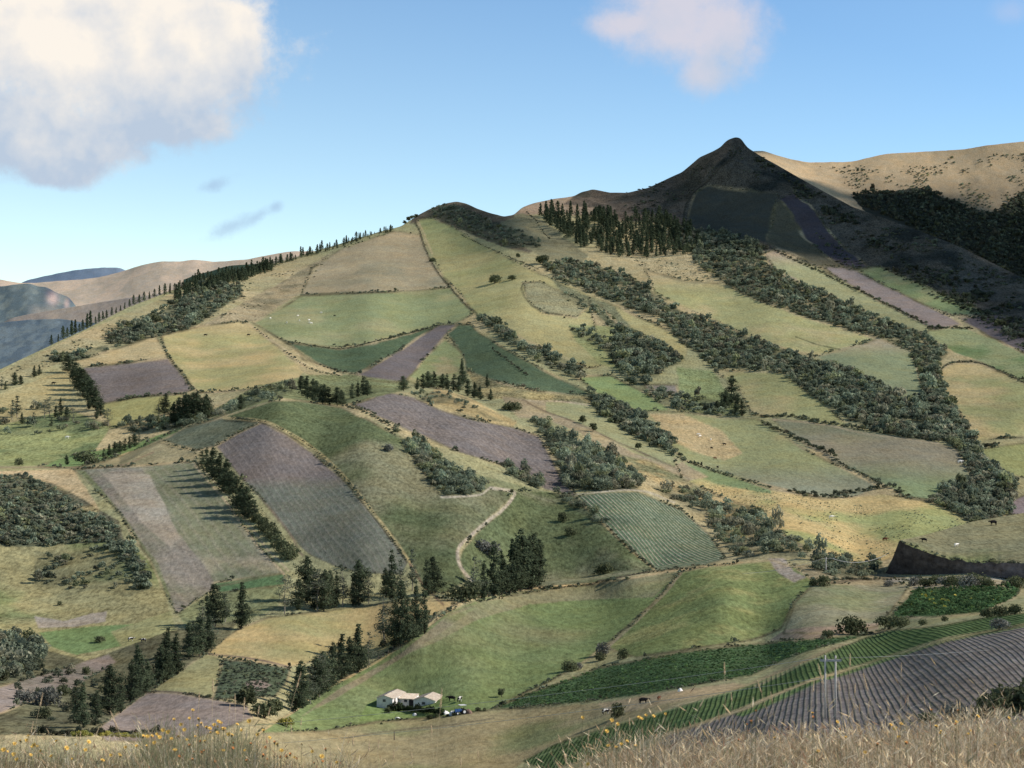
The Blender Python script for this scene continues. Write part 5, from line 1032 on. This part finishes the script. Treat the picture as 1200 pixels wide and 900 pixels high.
mb = MB(); mb.box((wl-.9, -.02, .6), (1.5, .06, 2.2)); mb.build('door', M_DARKO, eM)  # dark panel standing in for the shade inside the open porch
mb = MB(); mb.box((wl*.42, -.03, 1.15), (1.0, .08, .8)); wo_ = mb.build('window', M_FRAME, eM); mb = MB(); mb.box((wl*.42, -.085, 1.15), (.8, .02, .62)); mb.build('pane', M_GLASS, wo_)
M_HEDGE = foliage('garden_hedge_leaves', (66,82,50), (38,52,36), .2, use_tint=True)
hedge('dark garden hedge in front of the farmhouse', [(457,833),(470,833),(485,834),(502,836),(517,839)], .2, (2.0, 2.7), .2, (.6, .85), protos=BUSHES_L, mat=M_HEDGE)
plant('shrub', 455, 835, 8, 'rounded bush at the left end of the garden hedge')
for x, y, h, l in [(504,843,7,'small bush below the garden hedge, left of its neighbour'),(512,841,6,'small bush below the right end of the garden hedge'),(447,849,3,'tiny tuft bush in the paddock below the farmhouse'),(560,833,6,'bush beside the tractor at the field tip'),(568,833,5,'second bush beside the tractor at the field tip')]: plant('shrub', x, y, h, l)
# blue tractor with a white canopy
M_BLUE = simple('blue_tractor_paint', (48,104,178), rough=.4, rgb2=(36,78,140), scale=4); M_TYRE = simple('black_rubber', (34,34,36), rough=.9); M_WHITE = simple('white_sheet_metal', (232,232,230), rough=.5); M_GREYM = simple('grey_metal', (120,122,126), rough=.5)
p = place(541, 837); eT = empty('tractor', tuple(p), math.radians(205)); tag(eT, 'blue tractor with white canopy parked beside the farmhouse', 'tractor')
mb = MB(); mb.box((1.15, 0, 1.15), (1.7, .72, .75)); mb.box((1.95, 0, 1.1), (.12, .66, .6)); mb.box((0, 0, .85), (1.6, .6, .4)); mb.box((-.15, .62, 1.25), (1.0, .4, .1)); mb.box((-.15, -.62, 1.25), (1.0, .4, .1)); mb.build('body', M_BLUE, eT)
mb = MB(); mb.box((-.2, 0, 2.55), (1.9, 1.5, .09)); mb.build('canopy', M_WHITE, eT)
mb = MB(); [mb.tube([(x, y, 1.2), (x, y, 2.52)], .035, 5) for x in (-.95, .55) for y in (-.65, .65)]; mb.build('canopy_posts', M_GREYM, eT)
mb = MB(); mb.box((-.45, 0, 1.3), (.5, .5, .12)); mb.box((-.68, 0, 1.55), (.1, .5, .45)); mb.build('seat', M_TYRE, eT)
mb = MB(); mb.tube([(.35, 0, 1.4), (.1, 0, 1.75)], .03, 5); mb.tube([(.1+.17*math.sin(a)*.5, .19*math.cos(a), 1.75+.17*math.sin(a)) for a in np.linspace(0, 6.28, 13)], .02, 4); mb.build('steering_wheel', M_TYRE, eT)
for x, r, w_ in ((-.45, .78, .42), (1.55, .46, .26)):
    for s in (-1, 1):
        mb = MB(); y = s*.78; mb.tube([(x, y-w_/2, r), (x, y-w_*.35, r), (x, y+w_*.35, r), (x, y+w_/2, r)], [r*.86, r, r, r*.86], 18); wh = mb.build('wheel', M_TYRE, eT); mb = MB(); mb.tube([(x, y-w_/2-.02, r), (x, y+w_/2+.02, r)], r*.5, 14); mb.build('rim', M_WHITE, wh)
# white sacks and sheets heaped by the tractor, a brown heap, pale things on the yard
M_SACK = simple('white_sacks', (232,228,222), rough=.9, rgb2=(200,196,196), scale=4); M_SHB = simple('blue_sheet', (96,150,214), rough=.6)
def lump(name, px, py, wpx, hpx, mat, label, cat, seed):
    p = place(px, py); s = p[1]/F; r = np.random.default_rng(seed); n, m = 14, 7; V = []
    for j in range(m):
        f = j/(m-1); rr = math.cos(f*1.45)**.6
        for k in range(n):
            a = 6.283*k/n; q = rr*(1+.22*math.sin(3*a+seed)+.1*r.normal()); V.append((q*math.cos(a)*wpx*s/2, q*math.sin(a)*wpx*s/2.6, f*hpx*s*(1+.12*r.normal())-.05))
    Fs = [(j*n+k, j*n+(k+1) % n, (j+1)*n+(k+1) % n, (j+1)*n+k) for j in range(m-1) for k in range(n)]+[tuple((m-1)*n+k for k in range(n))]
    mb = MB(); mb.add(V, Fs); o = mb.build(name, mat, None, True); o.location = tuple(p); tag(o, label, cat); return o
lump('sack_heap', 522, 837, 8, 4, M_SACK, 'white heap of sacks between hedge and tractor', 'heap', 1)
lump('sack_heap', 530, 838, 9, 4.5, M_SACK, 'wider white heap close beside the tractor', 'heap', 2)
lump('tarpaulin', 535, 837, 4, 3, M_SHB, 'small bright blue sheet beside the tractor', 'tarpaulin', 3)
lump('soil_heap', 549, 836, 9, 5, simple('brown_heap', (140,112,92), rough=.95, rgb2=(110,90,76), scale=3), 'brown heap behind the tractor', 'heap', 4)
lump('washing', 466, 842.5, 7, 2.2, M_SACK, 'white bundle lying in the paddock below the hedge', 'bundle', 5)
lump('washing', 486, 838.5, 6, 2.6, M_SACK, 'white bundle lying close below the hedge', 'bundle', 6)
lump('boulder', 797, 810, 6, 4, M_SACK, 'pale block at the edge of the dark green field', 'boulder', 7)
# ---------------------------------------------------------------- cattle
def cow_mesh():
    V = [(0,0,1.05),(.55,0,1.06),(.85,0,1.12),(1.12,0,1.2),(1.38,0,1.12),(1.62,0,.98),(-.5,0,1.07),(-.75,0,1.08),(-.9,0,.85),(-.93,0,.5),
         (.62,.22,.75),(.64,.22,.42),(.62,.22,.04),(.62,-.22,.75),(.6,-.22,.42),(.6,-.22,.04),(-.6,.22,.75),(-.68,.22,.42),(-.62,.22,.04),(-.6,-.22,.75),(-.66,-.22,.42),(-.62,-.22,.04),(1.32,.17,1.18),(1.32,-.17,1.18)]
    R = [.36,.34,.24,.17,.15,.1,.35,.2,.04,.05,.13,.075,.06,.13,.075,.06,.15,.085,.06,.15,.085,.06,.04,.04]
    E = [(0,1),(1,2),(2,3),(3,4),(4,5),(0,6),(6,7),(7,8),(8,9),(1,10),(10,11),(11,12),(1,13),(13,14),(14,15),(6,16),(16,17),(17,18),(6,19),(19,20),(20,21),(4,22),(4,23)]
    me = bpy.data.meshes.new('cow'); me.from_pydata(V, E, []); o = link(bpy.data.objects.new('cow_tmp', me))
    o.modifiers.new('s', 'SKIN'); o.modifiers.new('d', 'SUBSURF').levels = 1
    for i, r in enumerate(R): me.skin_vertices[0].data[i].radius = (r, r*(1.0 if i not in (0, 1, 6) else 1.1))
    me.skin_vertices[0].data[0].use_root = True
    ev = o.evaluated_get(bpy.context.evaluated_depsgraph_get()); m2 = bpy.data.meshes.new_from_object(ev); bpy.data.objects.remove(o)
    m2.polygons.foreach_set('use_smooth', [True]*len(m2.polygons)); return m2
def cow_mat(name, a, b, thr):
    m, nt_, out = new_mat(name); N_ = NT(nt_); co_ = N_.n('ShaderNodeTexCoord').outputs['Object']; n_ = N_.noise(co_, 1.6, 2.0, .5)
    k = N_.math('MULTIPLY', N_.math('SUBTRACT', n_, thr), 14.0, clamp=True); c_ = N_.mix(k, tuple(A(*a)), tuple(A(*b))); d_ = N_.n('ShaderNodeBsdfDiffuse', {'Color': c_}); nt_.links.new(d_.outputs[0], out.inputs[0]); return m
COWM = cow_mesh(); CM = {}
for nm, a, b, th in (('black', (34,32,34), (50,46,46), .6), ('pied', (36,34,36), (226,220,210), .5), ('white', (232,224,212), (206,196,182), .55), ('brown', (110,72,48), (80,54,40), .5)):
    m_ = COWM.copy(); m_.materials.clear(); m_.materials.append(cow_mat('cow_hide_'+nm, a, b, th)); CM[nm] = m_
def cow(px, py, kind, rz, label, at=None, group=None, k=1.0):
    p = at if at is not None else g1(px, py); o = link(bpy.data.objects.new('cow', CM[kind])); o.location = tuple(p-np.array([0, 0, .03])); o.rotation_euler = (0, 0, math.radians(rz)); o.scale = (k, k, k); tag(o, label, 'cow', group)
cow(529.5, 822, 'black', 175, 'black cow standing behind the farmhouse', k=1.15); cow(538.5, 823, 'pied', 70, 'black and white cow behind the tractor', k=1.2)
cow(709.5, 836.5, 'pied', 20, 'black and white cow grazing by the round paddock bush'); cow(753.5, 825, 'black', 10, 'black cow grazing in the tan paddock', k=1.1); cow(772, 820, 'brown', 60, 'brown calf further along the tan paddock', k=.7)
cow(1083, 635.5, 'black', 160, 'black cow at the rim of the earth bank', at=bank_pt(1083, 635.5), k=1.25); cow(1120, 640.5, 'white', 30, 'pale cow lying on the grassy mound', at=bank_pt(1120, 640.5), k=1.1); cow(1164, 615.5, 'black', 200, 'dark cow high on the grassy mound', at=bank_pt(1164, 615.5), k=1.7)
cow(1037, 634.5, 'brown', 0, 'dark cow alone in the rounded golden valley pasture', k=1.3)
cow(974, 608.5, 'white', 0, 'white cow alone high in the rounded golden pasture', k=1.3)
for i, (x, y, c_) in enumerate([(818,510,'white'),(820,512,'white'),(833,516,'white'),(834,526,'black'),(849,521.5,'black'),(838,538,'brown'),(841,549,'black')]):
    cow(x, y, c_, 40*i, ORD[i]+' from the top of the cattle in the sloping tan pasture', k=1.1, group='cattle in the sloping tan pasture')
for i, (x, y, c_) in enumerate([(376,367.5,'white'),(349,371,'white'),(351,376,'white'),(363,379,'white'),(365,379.5,'white'),(317,373.5,'white'),(336,378.5,'white'),(392,370.5,'black'),(362,376,'white')]):
    cow(x, y, c_, 50*i, 'small pale stock grazing on the green hill pasture' if c_ == 'white' else 'single dark cow on the green hill pasture', k=1.1, group='pale stock on the green hill pasture' if c_ == 'white' else None)
cow(153, 751.5, 'pied', 20, 'black and white cow by the lower left trees', k=1.0); cow(168, 753, 'pied', 200, 'second black and white cow by the lower left trees', k=1.0)
cow(62.5, 451, 'black', 0, 'black cow on the dry slope at the left', k=1.4); cow(78.5, 514.5, 'white', 0, 'white cow in the left green pasture', k=1.3); cow(291, 393, 'black', 0, 'dark cow on the large sunlit pasture', k=1.4); cow(240.5, 393.5, 'black', 0, 'dark cow at the tan top of the large sunlit pasture', k=1.4)
cow(1125, 543, 'white', 0, 'white cow at the lower end of the grey green pasture', k=1.5)
# ---------------------------------------------------------------- poles, wires, fence posts
M_POLE = simple('pale_pole', (186,178,168), rough=.9, rgb2=(150,142,134), scale=4); M_WIRE = simple('wire', (150,152,150), rough=.5); M_INS = simple('insulator', (110,100,96), rough=.3)
b1 = place(967, 842); s = b1[1]/F; eP = empty('utility_pole', tuple(b1)); tag(eP, 'pale twin utility pole with crossarm before the furrowed field', 'utility pole')
hP = (842-768)*s; dxp = 12.5*s
mb = MB(); mb.tube([(0, 0, -.8), (0, 0, hP)], [.17, .13], 8); mb.build('post', M_POLE, eP, True); mb = MB(); mb.tube([(dxp, .3, -.8), (dxp, .3, hP-.1)], [.17, .13], 8); mb.build('post', M_POLE, eP, True)
mb = MB(); mb.box((dxp/2, .0, hP-.75), (25*s, .2, .3)); mb.build('crossarm', M_POLE, eP); mb = MB(); mb.box((-.2, 0, hP-3.6), (9*s, .12, .14)); mb.build('crossarm', M_POLE, eP)
for x in (-.75, 0.35, 1.6, 2.4): mb = MB(); mb.tube([(x, 0, hP-.63), (x, 0, hP-.42)], [.05, .08], 6); mb.build('insulator', M_INS, eP)
top = b1+np.array([0, 0, hP-.6])
def wire(p0, p1, sag, label, r=.018):
    p0 = np.array(p0); p1 = np.array(p1); pts = [p0+(p1-p0)*t-np.array([0, 0, sag*4*t*(1-t)]) for t in np.linspace(0, 1, 24)]
    mb = MB(); mb.tube(pts, r, 4); o = mb.build('power_line', M_WIRE, None, True); tag(o, label, 'wire')
def airp(px, py, Y): return np.array([(px-CX)/F*Y, Y, (CY-py)/F*Y])
wire(top+np.array([-.75, 0, .2]), airp(-160, 866, 520), 4.0, 'upper wire running from the twin pole to the left', .03)
wire(top+np.array([-.3, 0, -2.7]), airp(-160, 884, 520), 4.5, 'lower wire running from the twin pole to the left', .03)
wire(top+np.array([2.4, 0, .2]), airp(1500, 700, 480), 3.0, 'wire running from the twin pole to the right', .02)
b2 = place(968, 672); s2 = b2[1]/F; e2 = empty('utility_pole', tuple(b2)); tag(e2, 'small pale pole with short crossarm among roadside scrub', 'utility pole')
mb = MB(); mb.tube([(0, 0, -.5), (0, 0, 19*s2)], [.28, .2], 7); mb.build('post', M_POLE, e2, True); mb = MB(); mb.box((1.2, 0, 17.6*s2), (13*s2, .15, .22)); mb.build('crossarm', M_POLE, e2)
pt2 = b2+np.array([0, 0, 17.8*s2]); wire(pt2+np.array([2, 0, 0]), airp(1042, 648, b2[1]+40), 2.6, 'pale wire sagging from the small pole to the earth bank', .1)
wire(pt2+np.array([-1, 0, 0]), airp(870, 672, b2[1]-10), 1.2, 'wire running left from the small pole', .05)
e3 = place(462, 866); mb = MB(); mb.tube([(0, 0, -.3), (0, 0, 10*e3[1]/F)], [.13, .1], 7); o = mb.build('fence_post', M_WOOD); o.location = tuple(e3); tag(o, 'dark lone post standing in the tan paddock', 'post')
L = smooth_line([(368,813),(410,788),(450,767),(490,738),(530,711),(572,695.5),(636,688)]); seg = np.hypot(*np.diff(L, axis=0).T); su = np.r_[0, np.cumsum(seg)]
pm = None
for i, u in enumerate(np.arange(2, su[-1], 7.0)):
    p = place(np.interp(u, su, L[:, 0]), np.interp(u, su, L[:, 1])+1.2)
    if pm is None: mb = MB(); mb.tube([(0, 0, -.3), (.02, 0, .7), (0, .01, 1.4)], [.09, .085, .07], 6); pm = mb.mesh('fence_post', M_WOOD, True)
    o = link(bpy.data.objects.new('fence_post', pm)); o.location = tuple(p); o.rotation_euler = (random.uniform(-.08, .08), random.uniform(-.08, .08), random.uniform(0, 6)); tag(o, 'wooden fence post along the bank at the top of the meadow', 'post', 'fence posts along the meadow bank')
# ---------------------------------------------------------------- clouds out of view, shaped to cast the shadows on peak and small hill
M_CLOUD = simple('cloud_white', (245,243,240), rough=1.0, var=.02)
def shadow_cloud(label, shadow, spacing, L, rad, depth=ground):
    """a lumpy cloud out of view towards the sun, its shape following the wanted shadow"""
    gx, gy = np.meshgrid(np.arange(500, 1480, spacing), np.arange(130, 440, spacing*.6)); gx = gx.ravel(); gy = gy.ravel(); m = inpoly(gx, gy, shadow); gx, gy = gx[m], gy[m]
    cr_ = np.interp(gx, PXc, crest); below = gy > cr_+1
    P3 = np.where(below[:, None], ground(gx, np.maximum(gy, cr_+1)), ridge_pt(R_BACK, gx, gy)) if depth is ground else depth(gx, gy)
    P3 = P3+SUND*L; ico_v, ico_f = ICO; Vs, Fs, o = [], [], 0
    for p in P3:
        R = rad*rng.uniform(.75, 1.25); V = ico_v*(R*(1+.12*rng.normal(0, 1, (len(ico_v), 1))))*np.array([1, 1, .7]); Vs.append(V+p+rng.normal(0, rad*.15, 3)); Fs.append(ico_f+o); o += len(V)
    ob = link(bpy.data.objects.new('cloud', mesh_np('cloud', np.vstack(Vs), np.vstack(Fs), M_CLOUD, smooth=True))); tag(ob, label, 'cloud')
import bmesh
bm_ = bmesh.new(); bmesh.ops.create_icosphere(bm_, subdivisions=2, radius=1); bm_.verts.ensure_lookup_table()
ICO = (np.array([v.co[:] for v in bm_.verts]), np.array([[v.index for v in f.verts] for f in bm_.faces])); bm_.free()
shadow_cloud('large unseen cloud towards the sun, shaped to shade the peak', [(740,225),(862,150),(905,195),(950,212),(985,226),(1020,224),(1060,228),(1100,226),(1135,242),(1165,254),(1200,256),(1300,262),(1300,420),(1200,378),(1150,352),(1085,318),(1020,306),(960,300),(900,288),(850,280),(805,270),(790,250)], 14, 3600, 26)
shadow_cloud('smaller unseen cloud towards the sun, shaped to shade the small hill', [(520,240),(545,240),(600,258),(632,283),(625,289),(590,284),(560,272),(535,258)], 9, 3600, 15, depth=lambda a, b: ground(a, np.maximum(b, np.interp(a, PXc, crest)+1)))
# ---------------------------------------------------------------- colour of every ground point
wob = 1.3*fbm(XX, YY, 26, 3); wob2 = 1.3*fbm(XX+900, YY+500, 26, 3)
wx = PX+wob; wy = PY+wob2*0.8
n60 = fbm(XX, YY, 70, 4); n200 = fbm(XX+50, YY, 220, 3); n12 = fbm(XX, YY+77, 13, 3); nst = fbm(XX*.35+YY*.12, YY*.9-XX*.3, 24, 3)
C = np.empty(PX.shape+(3,)); C[:] = A(142,142,98)
C += (A(168,154,108)-A(142,142,98))*sstep(-.1, .4, n200)[..., None]
GR = np.full(PX.shape, .5); FID = np.zeros(PX.shape, np.int32)
RC = np.zeros_like(C); RA = np.zeros(PX.shape); ROW = np.zeros(PX.shape)
RDEF = {}
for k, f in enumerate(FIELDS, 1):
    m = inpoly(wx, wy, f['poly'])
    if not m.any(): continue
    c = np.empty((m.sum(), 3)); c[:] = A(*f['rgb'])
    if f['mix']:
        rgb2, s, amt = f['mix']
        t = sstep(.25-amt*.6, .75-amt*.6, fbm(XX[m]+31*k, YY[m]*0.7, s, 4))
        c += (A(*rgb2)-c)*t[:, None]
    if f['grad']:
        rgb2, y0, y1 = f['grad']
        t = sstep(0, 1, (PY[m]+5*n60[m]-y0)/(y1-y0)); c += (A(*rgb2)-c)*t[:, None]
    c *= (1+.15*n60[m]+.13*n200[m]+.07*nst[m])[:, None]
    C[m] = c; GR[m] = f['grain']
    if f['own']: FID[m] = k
    if f['own'] or f['row']: RA[m] = f['rowamp']
    if f['row']:
        a, b, sp = f['row']; pa, pb = g1(*a), g1(*b); d = (pb-pa)[:2]; d /= np.linalg.norm(d)
        ROW[m] = (XX[m]*(-d[1])+YY[m]*d[0])/sp; RC[m] = A(*f['rowcol'])
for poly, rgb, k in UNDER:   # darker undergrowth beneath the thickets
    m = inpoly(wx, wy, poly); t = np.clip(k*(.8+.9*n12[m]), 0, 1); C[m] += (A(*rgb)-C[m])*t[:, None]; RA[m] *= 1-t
for f in FIELDS:             # rough unmown margins and little banks round every field
    if not f['own']: continue
    q = list(f['poly'])+[f['poly'][0]]; d = linedist(wx, wy, q)
    t = (1-sstep(.5, 1.9, d))*np.clip(.55+1.1*n60, 0, .95); k2 = sstep(-.1, .25, fbm(XX+400, YY, 45, 3))[..., None]
    C += ((A(98,94,66)*(1-k2)+A(164,148,108)*k2)-C)*t[..., None]; RA *= 1-t
Cb = np.pad(C, ((1, 1), (1, 1), (0, 0)), 'edge')
C = (Cb[:-2, 1:-1]+Cb[2:, 1:-1]+Cb[1:-1, :-2]+Cb[1:-1, 2:]+2*C)/6
for line, w, rgb in LINES:
    d = linedist(wx, wy, smooth_line(line))
    t = (1-sstep(w*.6, w*1.3+.5, d))*(0.75+.35*np.clip(n12, -1, 1))
    C += (A(*rgb)-C)*np.clip(t, 0, 1)[..., None]; RA *= 1-np.clip(t, 0, 1)
PADN = len(sk)
def padrows(Q): return np.concatenate([Q, np.repeat(Q[-1:], PADN, 0)], 0)
flat = lambda Q: padrows(Q).reshape((NRA*NC,)+Q.shape[2:])
Pall = np.stack([XA, YA, ZA], -1).reshape(-1, 3)
Call, GRall, RCall, RAall, ROWall, FIDall = map(flat, (C, GR, RC, RA, ROW, FID))
ii = np.arange(NRA*NC).reshape(NRA, NC)
Q = np.stack([ii[:-1, :-1], ii[:-1, 1:], ii[1:, 1:], ii[1:, :-1]], -1).reshape(-1, 4)
fq = FIDall[Q[:, 0]]
def sub_surface(name, sel, label=None):
    q = Q[sel]; u, inv = np.unique(q.ravel(), return_inverse=True)
    me = mesh_np(name, Pall[u], inv.reshape(-1, 4), M_TERR, dict(col=Call[u], rowcol=RCall[u], row=ROWall[u], rowamp=RAall[u], grain=GRall[u]), smooth=True)
    o = link(bpy.data.objects.new(name, me)); tag(o, label, kind='structure'); return o
sub_surface('hillside', fq == 0, 'farmed mountainside of grass slopes and hedged fields')
for k, f in enumerate(FIELDS, 1):
    if f['own'] and (fq == k).any(): sub_surface(f['name'], fq == k, f['label'])

SKY_K = 0.15
SKY_LOW = (1.42, 1.36, 1.15); SKY_HIGH = (.92, 1.09, 1.13)
CL_LOW = tuple(lin((188,203,222))); CL_HIGH = tuple(lin((255,246,234)))
# ---------------------------------------------------------------- camera, sun and sky
cam = bpy.data.cameras.new('camera'); co = link(bpy.data.objects.new('camera', cam))
co.rotation_euler = (math.pi/2, 0, 0); cam.sensor_width = 36; cam.lens = 36*F/1200; cam.clip_start = .3; cam.clip_end = 60000
sc.camera = co
cam.dof.use_dof = True; cam.dof.focus_distance = 700; cam.dof.aperture_fstop = 9.0
sun = bpy.data.lights.new('sun', 'SUN'); sun.energy = 5.0; sun.angle = math.radians(.6); sun.color = (1, .945, .85)
so = link(bpy.data.objects.new('sun', sun))
from mathutils import Vector
so.rotation_euler = Vector(tuple(SUND)).to_track_quat('Z', 'Y').to_euler()
w = bpy.data.worlds.new('World'); sc.world = w; w.use_nodes = True
nt = w.node_tree; nt.nodes.clear(); N = NT(nt)
sky = N.n('ShaderNodeTexSky', sky_type='NISHITA', sun_disc=False, sun_elevation=SUN_EL, sun_rotation=SUN_AZ, altitude=3000, air_density=1.0, dust_density=.6, ozone_density=1.6)
dirv = N.n('ShaderNodeTexCoord').outputs['Generated']
sx = N.n('ShaderNodeSeparateXYZ', {0: dirv})
az = N.math('ARCTAN2', sx.outputs[0], sx.outputs[1]); el = N.math('ARCSINE', sx.outputs[2])
wn = N.n('ShaderNodeTexNoise', {'Vector': dirv, 'Scale': 30.0, 'Detail': 8.0, 'Roughness': 0.62})
wn2 = N.noise(dirv, 90.0, 6.0, .65); wn3 = N.noise(dirv, 14.0, 5.0, .6)
dsh = N.n('ShaderNodeVectorMath', {0: dirv, 1: (.012, 0.0, .010)}, operation='ADD').outputs[0]
wl_ = N.math('SUBTRACT', N.noise(dirv, 26.0, 7.0, .55), N.noise(dsh, 26.0, 7.0, .55))   # offset noise paints a lit side onto the billows
def blob(px, py, rx, ry, rot=0.0):
    """soft ellipse in the sky, centre and radii given in pixels and turned into angles"""
    a0 = math.atan2(px-CX, F); e0 = math.atan2(CY-py, math.hypot(F, px-CX)); c, s = math.cos(rot), math.sin(rot)
    da = N.math('SUBTRACT', az, a0); de = N.math('SUBTRACT', el, e0)
    u = N.math('MULTIPLY', N.math('ADD', N.math('MULTIPLY', da, c), N.math('MULTIPLY', de, s)), F/rx)
    v = N.math('MULTIPLY', N.math('SUBTRACT', N.math('MULTIPLY', de, c), N.math('MULTIPLY', da, s)), F/ry)
    r2 = N.math('ADD', N.math('MULTIPLY', u, u), N.math('MULTIPLY', v, v))
    return N.math('SUBTRACT', 1.0, N.math('SQRT', r2))
def union(bl):
    r = bl[0]
    for b in bl[1:]: r = N.n('ShaderNodeMath', {0: r, 1: b, 2: .25}, operation='SMOOTH_MAX').outputs[0]
    return r
def cloud(bl, edge, namp, dens):
    d = N.math('ADD', union(bl), N.math('MULTIPLY', N.math('SUBTRACT', wn.outputs[0], .5), namp))
    d = N.math('ADD', d, N.math('MULTIPLY', N.math('SUBTRACT', wn2, .5), namp*.5))
    t = N.math('MULTIPLY', d, 1/edge, clamp=True)
    t = N.math('MULTIPLY', N.math('MULTIPLY', t, t), N.math('MULTIPLY_ADD', t, -2.0, 3.0))
    return N.math('MULTIPLY', t, dens)
big = cloud([blob(60,30,290,140), blob(200,60,135,112), blob(262,50,66,76), blob(20,145,130,62), blob(90,165,115,42), blob(72,192,72,36), blob(190,145,105,30)], .45, .9, .97)
mid = cloud([blob(800,15,110,84), blob(840,35,80,72), blob(825,85,46,38), blob(735,28,58,28)], .8, 1.05, .85)
wisp = cloud([blob(272,265,46,11,.42), blob(300,254,30,9,.5), blob(250,218,26,10,.3), blob(322,243,12,7,.5)], 1.3, 2.6, .5)
rt = cloud([blob(1185,14,32,22)], .9, 1.0, .4)
skc = N.scale(sky.outputs[0], SKY_K)
# gentle tint: paler towards the left and the skyline, deeper blue up and to the right, as on the day
te = N.math('MULTIPLY', N.math('ADD', el, N.math('MULTIPLY', az, .35)), 4.2, clamp=True)
tint = N.mix(te, SKY_LOW, SKY_HIGH)
skc = N.mix(1.0, skc, tint, 'MULTIPLY')
skc = N.scale(skc, N.math('SUBTRACT', 1.0, N.math('MULTIPLY', N.math('MULTIPLY_ADD', el, 1.6, -.4, clamp=True), .6)))   # the high-altitude zenith is deep and dark
sh = N.math('MULTIPLY_ADD', N.math('SUBTRACT', wn3, .5), 1.5, N.math('MULTIPLY', N.math('SUBTRACT', el, .160), 13.0))
sh = N.math('ADD', sh, N.math('MULTIPLY_ADD', N.math('SUBTRACT', wn.outputs[0], .5), .7, .56), clamp=True)
sh = N.math('ADD', sh, N.math('MULTIPLY', wl_, 1.5), clamp=True)
ccol = N.mix(sh, CL_LOW, CL_HIGH)
cmid = N.mix(sh, CL_LOW, tuple(lin((222,216,224))))
def emis(rgb): return N.n('ShaderNodeBackground', {'Color': rgb, 'Strength': 1.0})
c1 = N.mix(big, skc, ccol); c1 = N.mix(mid, c1, cmid); c1 = N.mix(wisp, c1, tuple(lin((158,182,216)))); c1 = N.mix(rt, c1, tuple(lin((190,205,235))))
bg = N.n('ShaderNodeBackground', {'Color': c1, 'Strength': 1.0})
wo = nt.nodes.new('ShaderNodeOutputWorld'); nt.links.new(bg.outputs[0], wo.inputs[0])
sc.view_settings.view_transform = 'Standard'; sc.view_settings.look = 'None'; sc.view_settings.exposure = 0; sc.view_settings.gamma = 1
sc.cycles.max_bounces = 4; sc.cycles.diffuse_bounces = 2; sc.cycles.transparent_max_bounces = 4; sc.cycles.transmission_bounces = 2; sc.cycles.glossy_bounces = 2
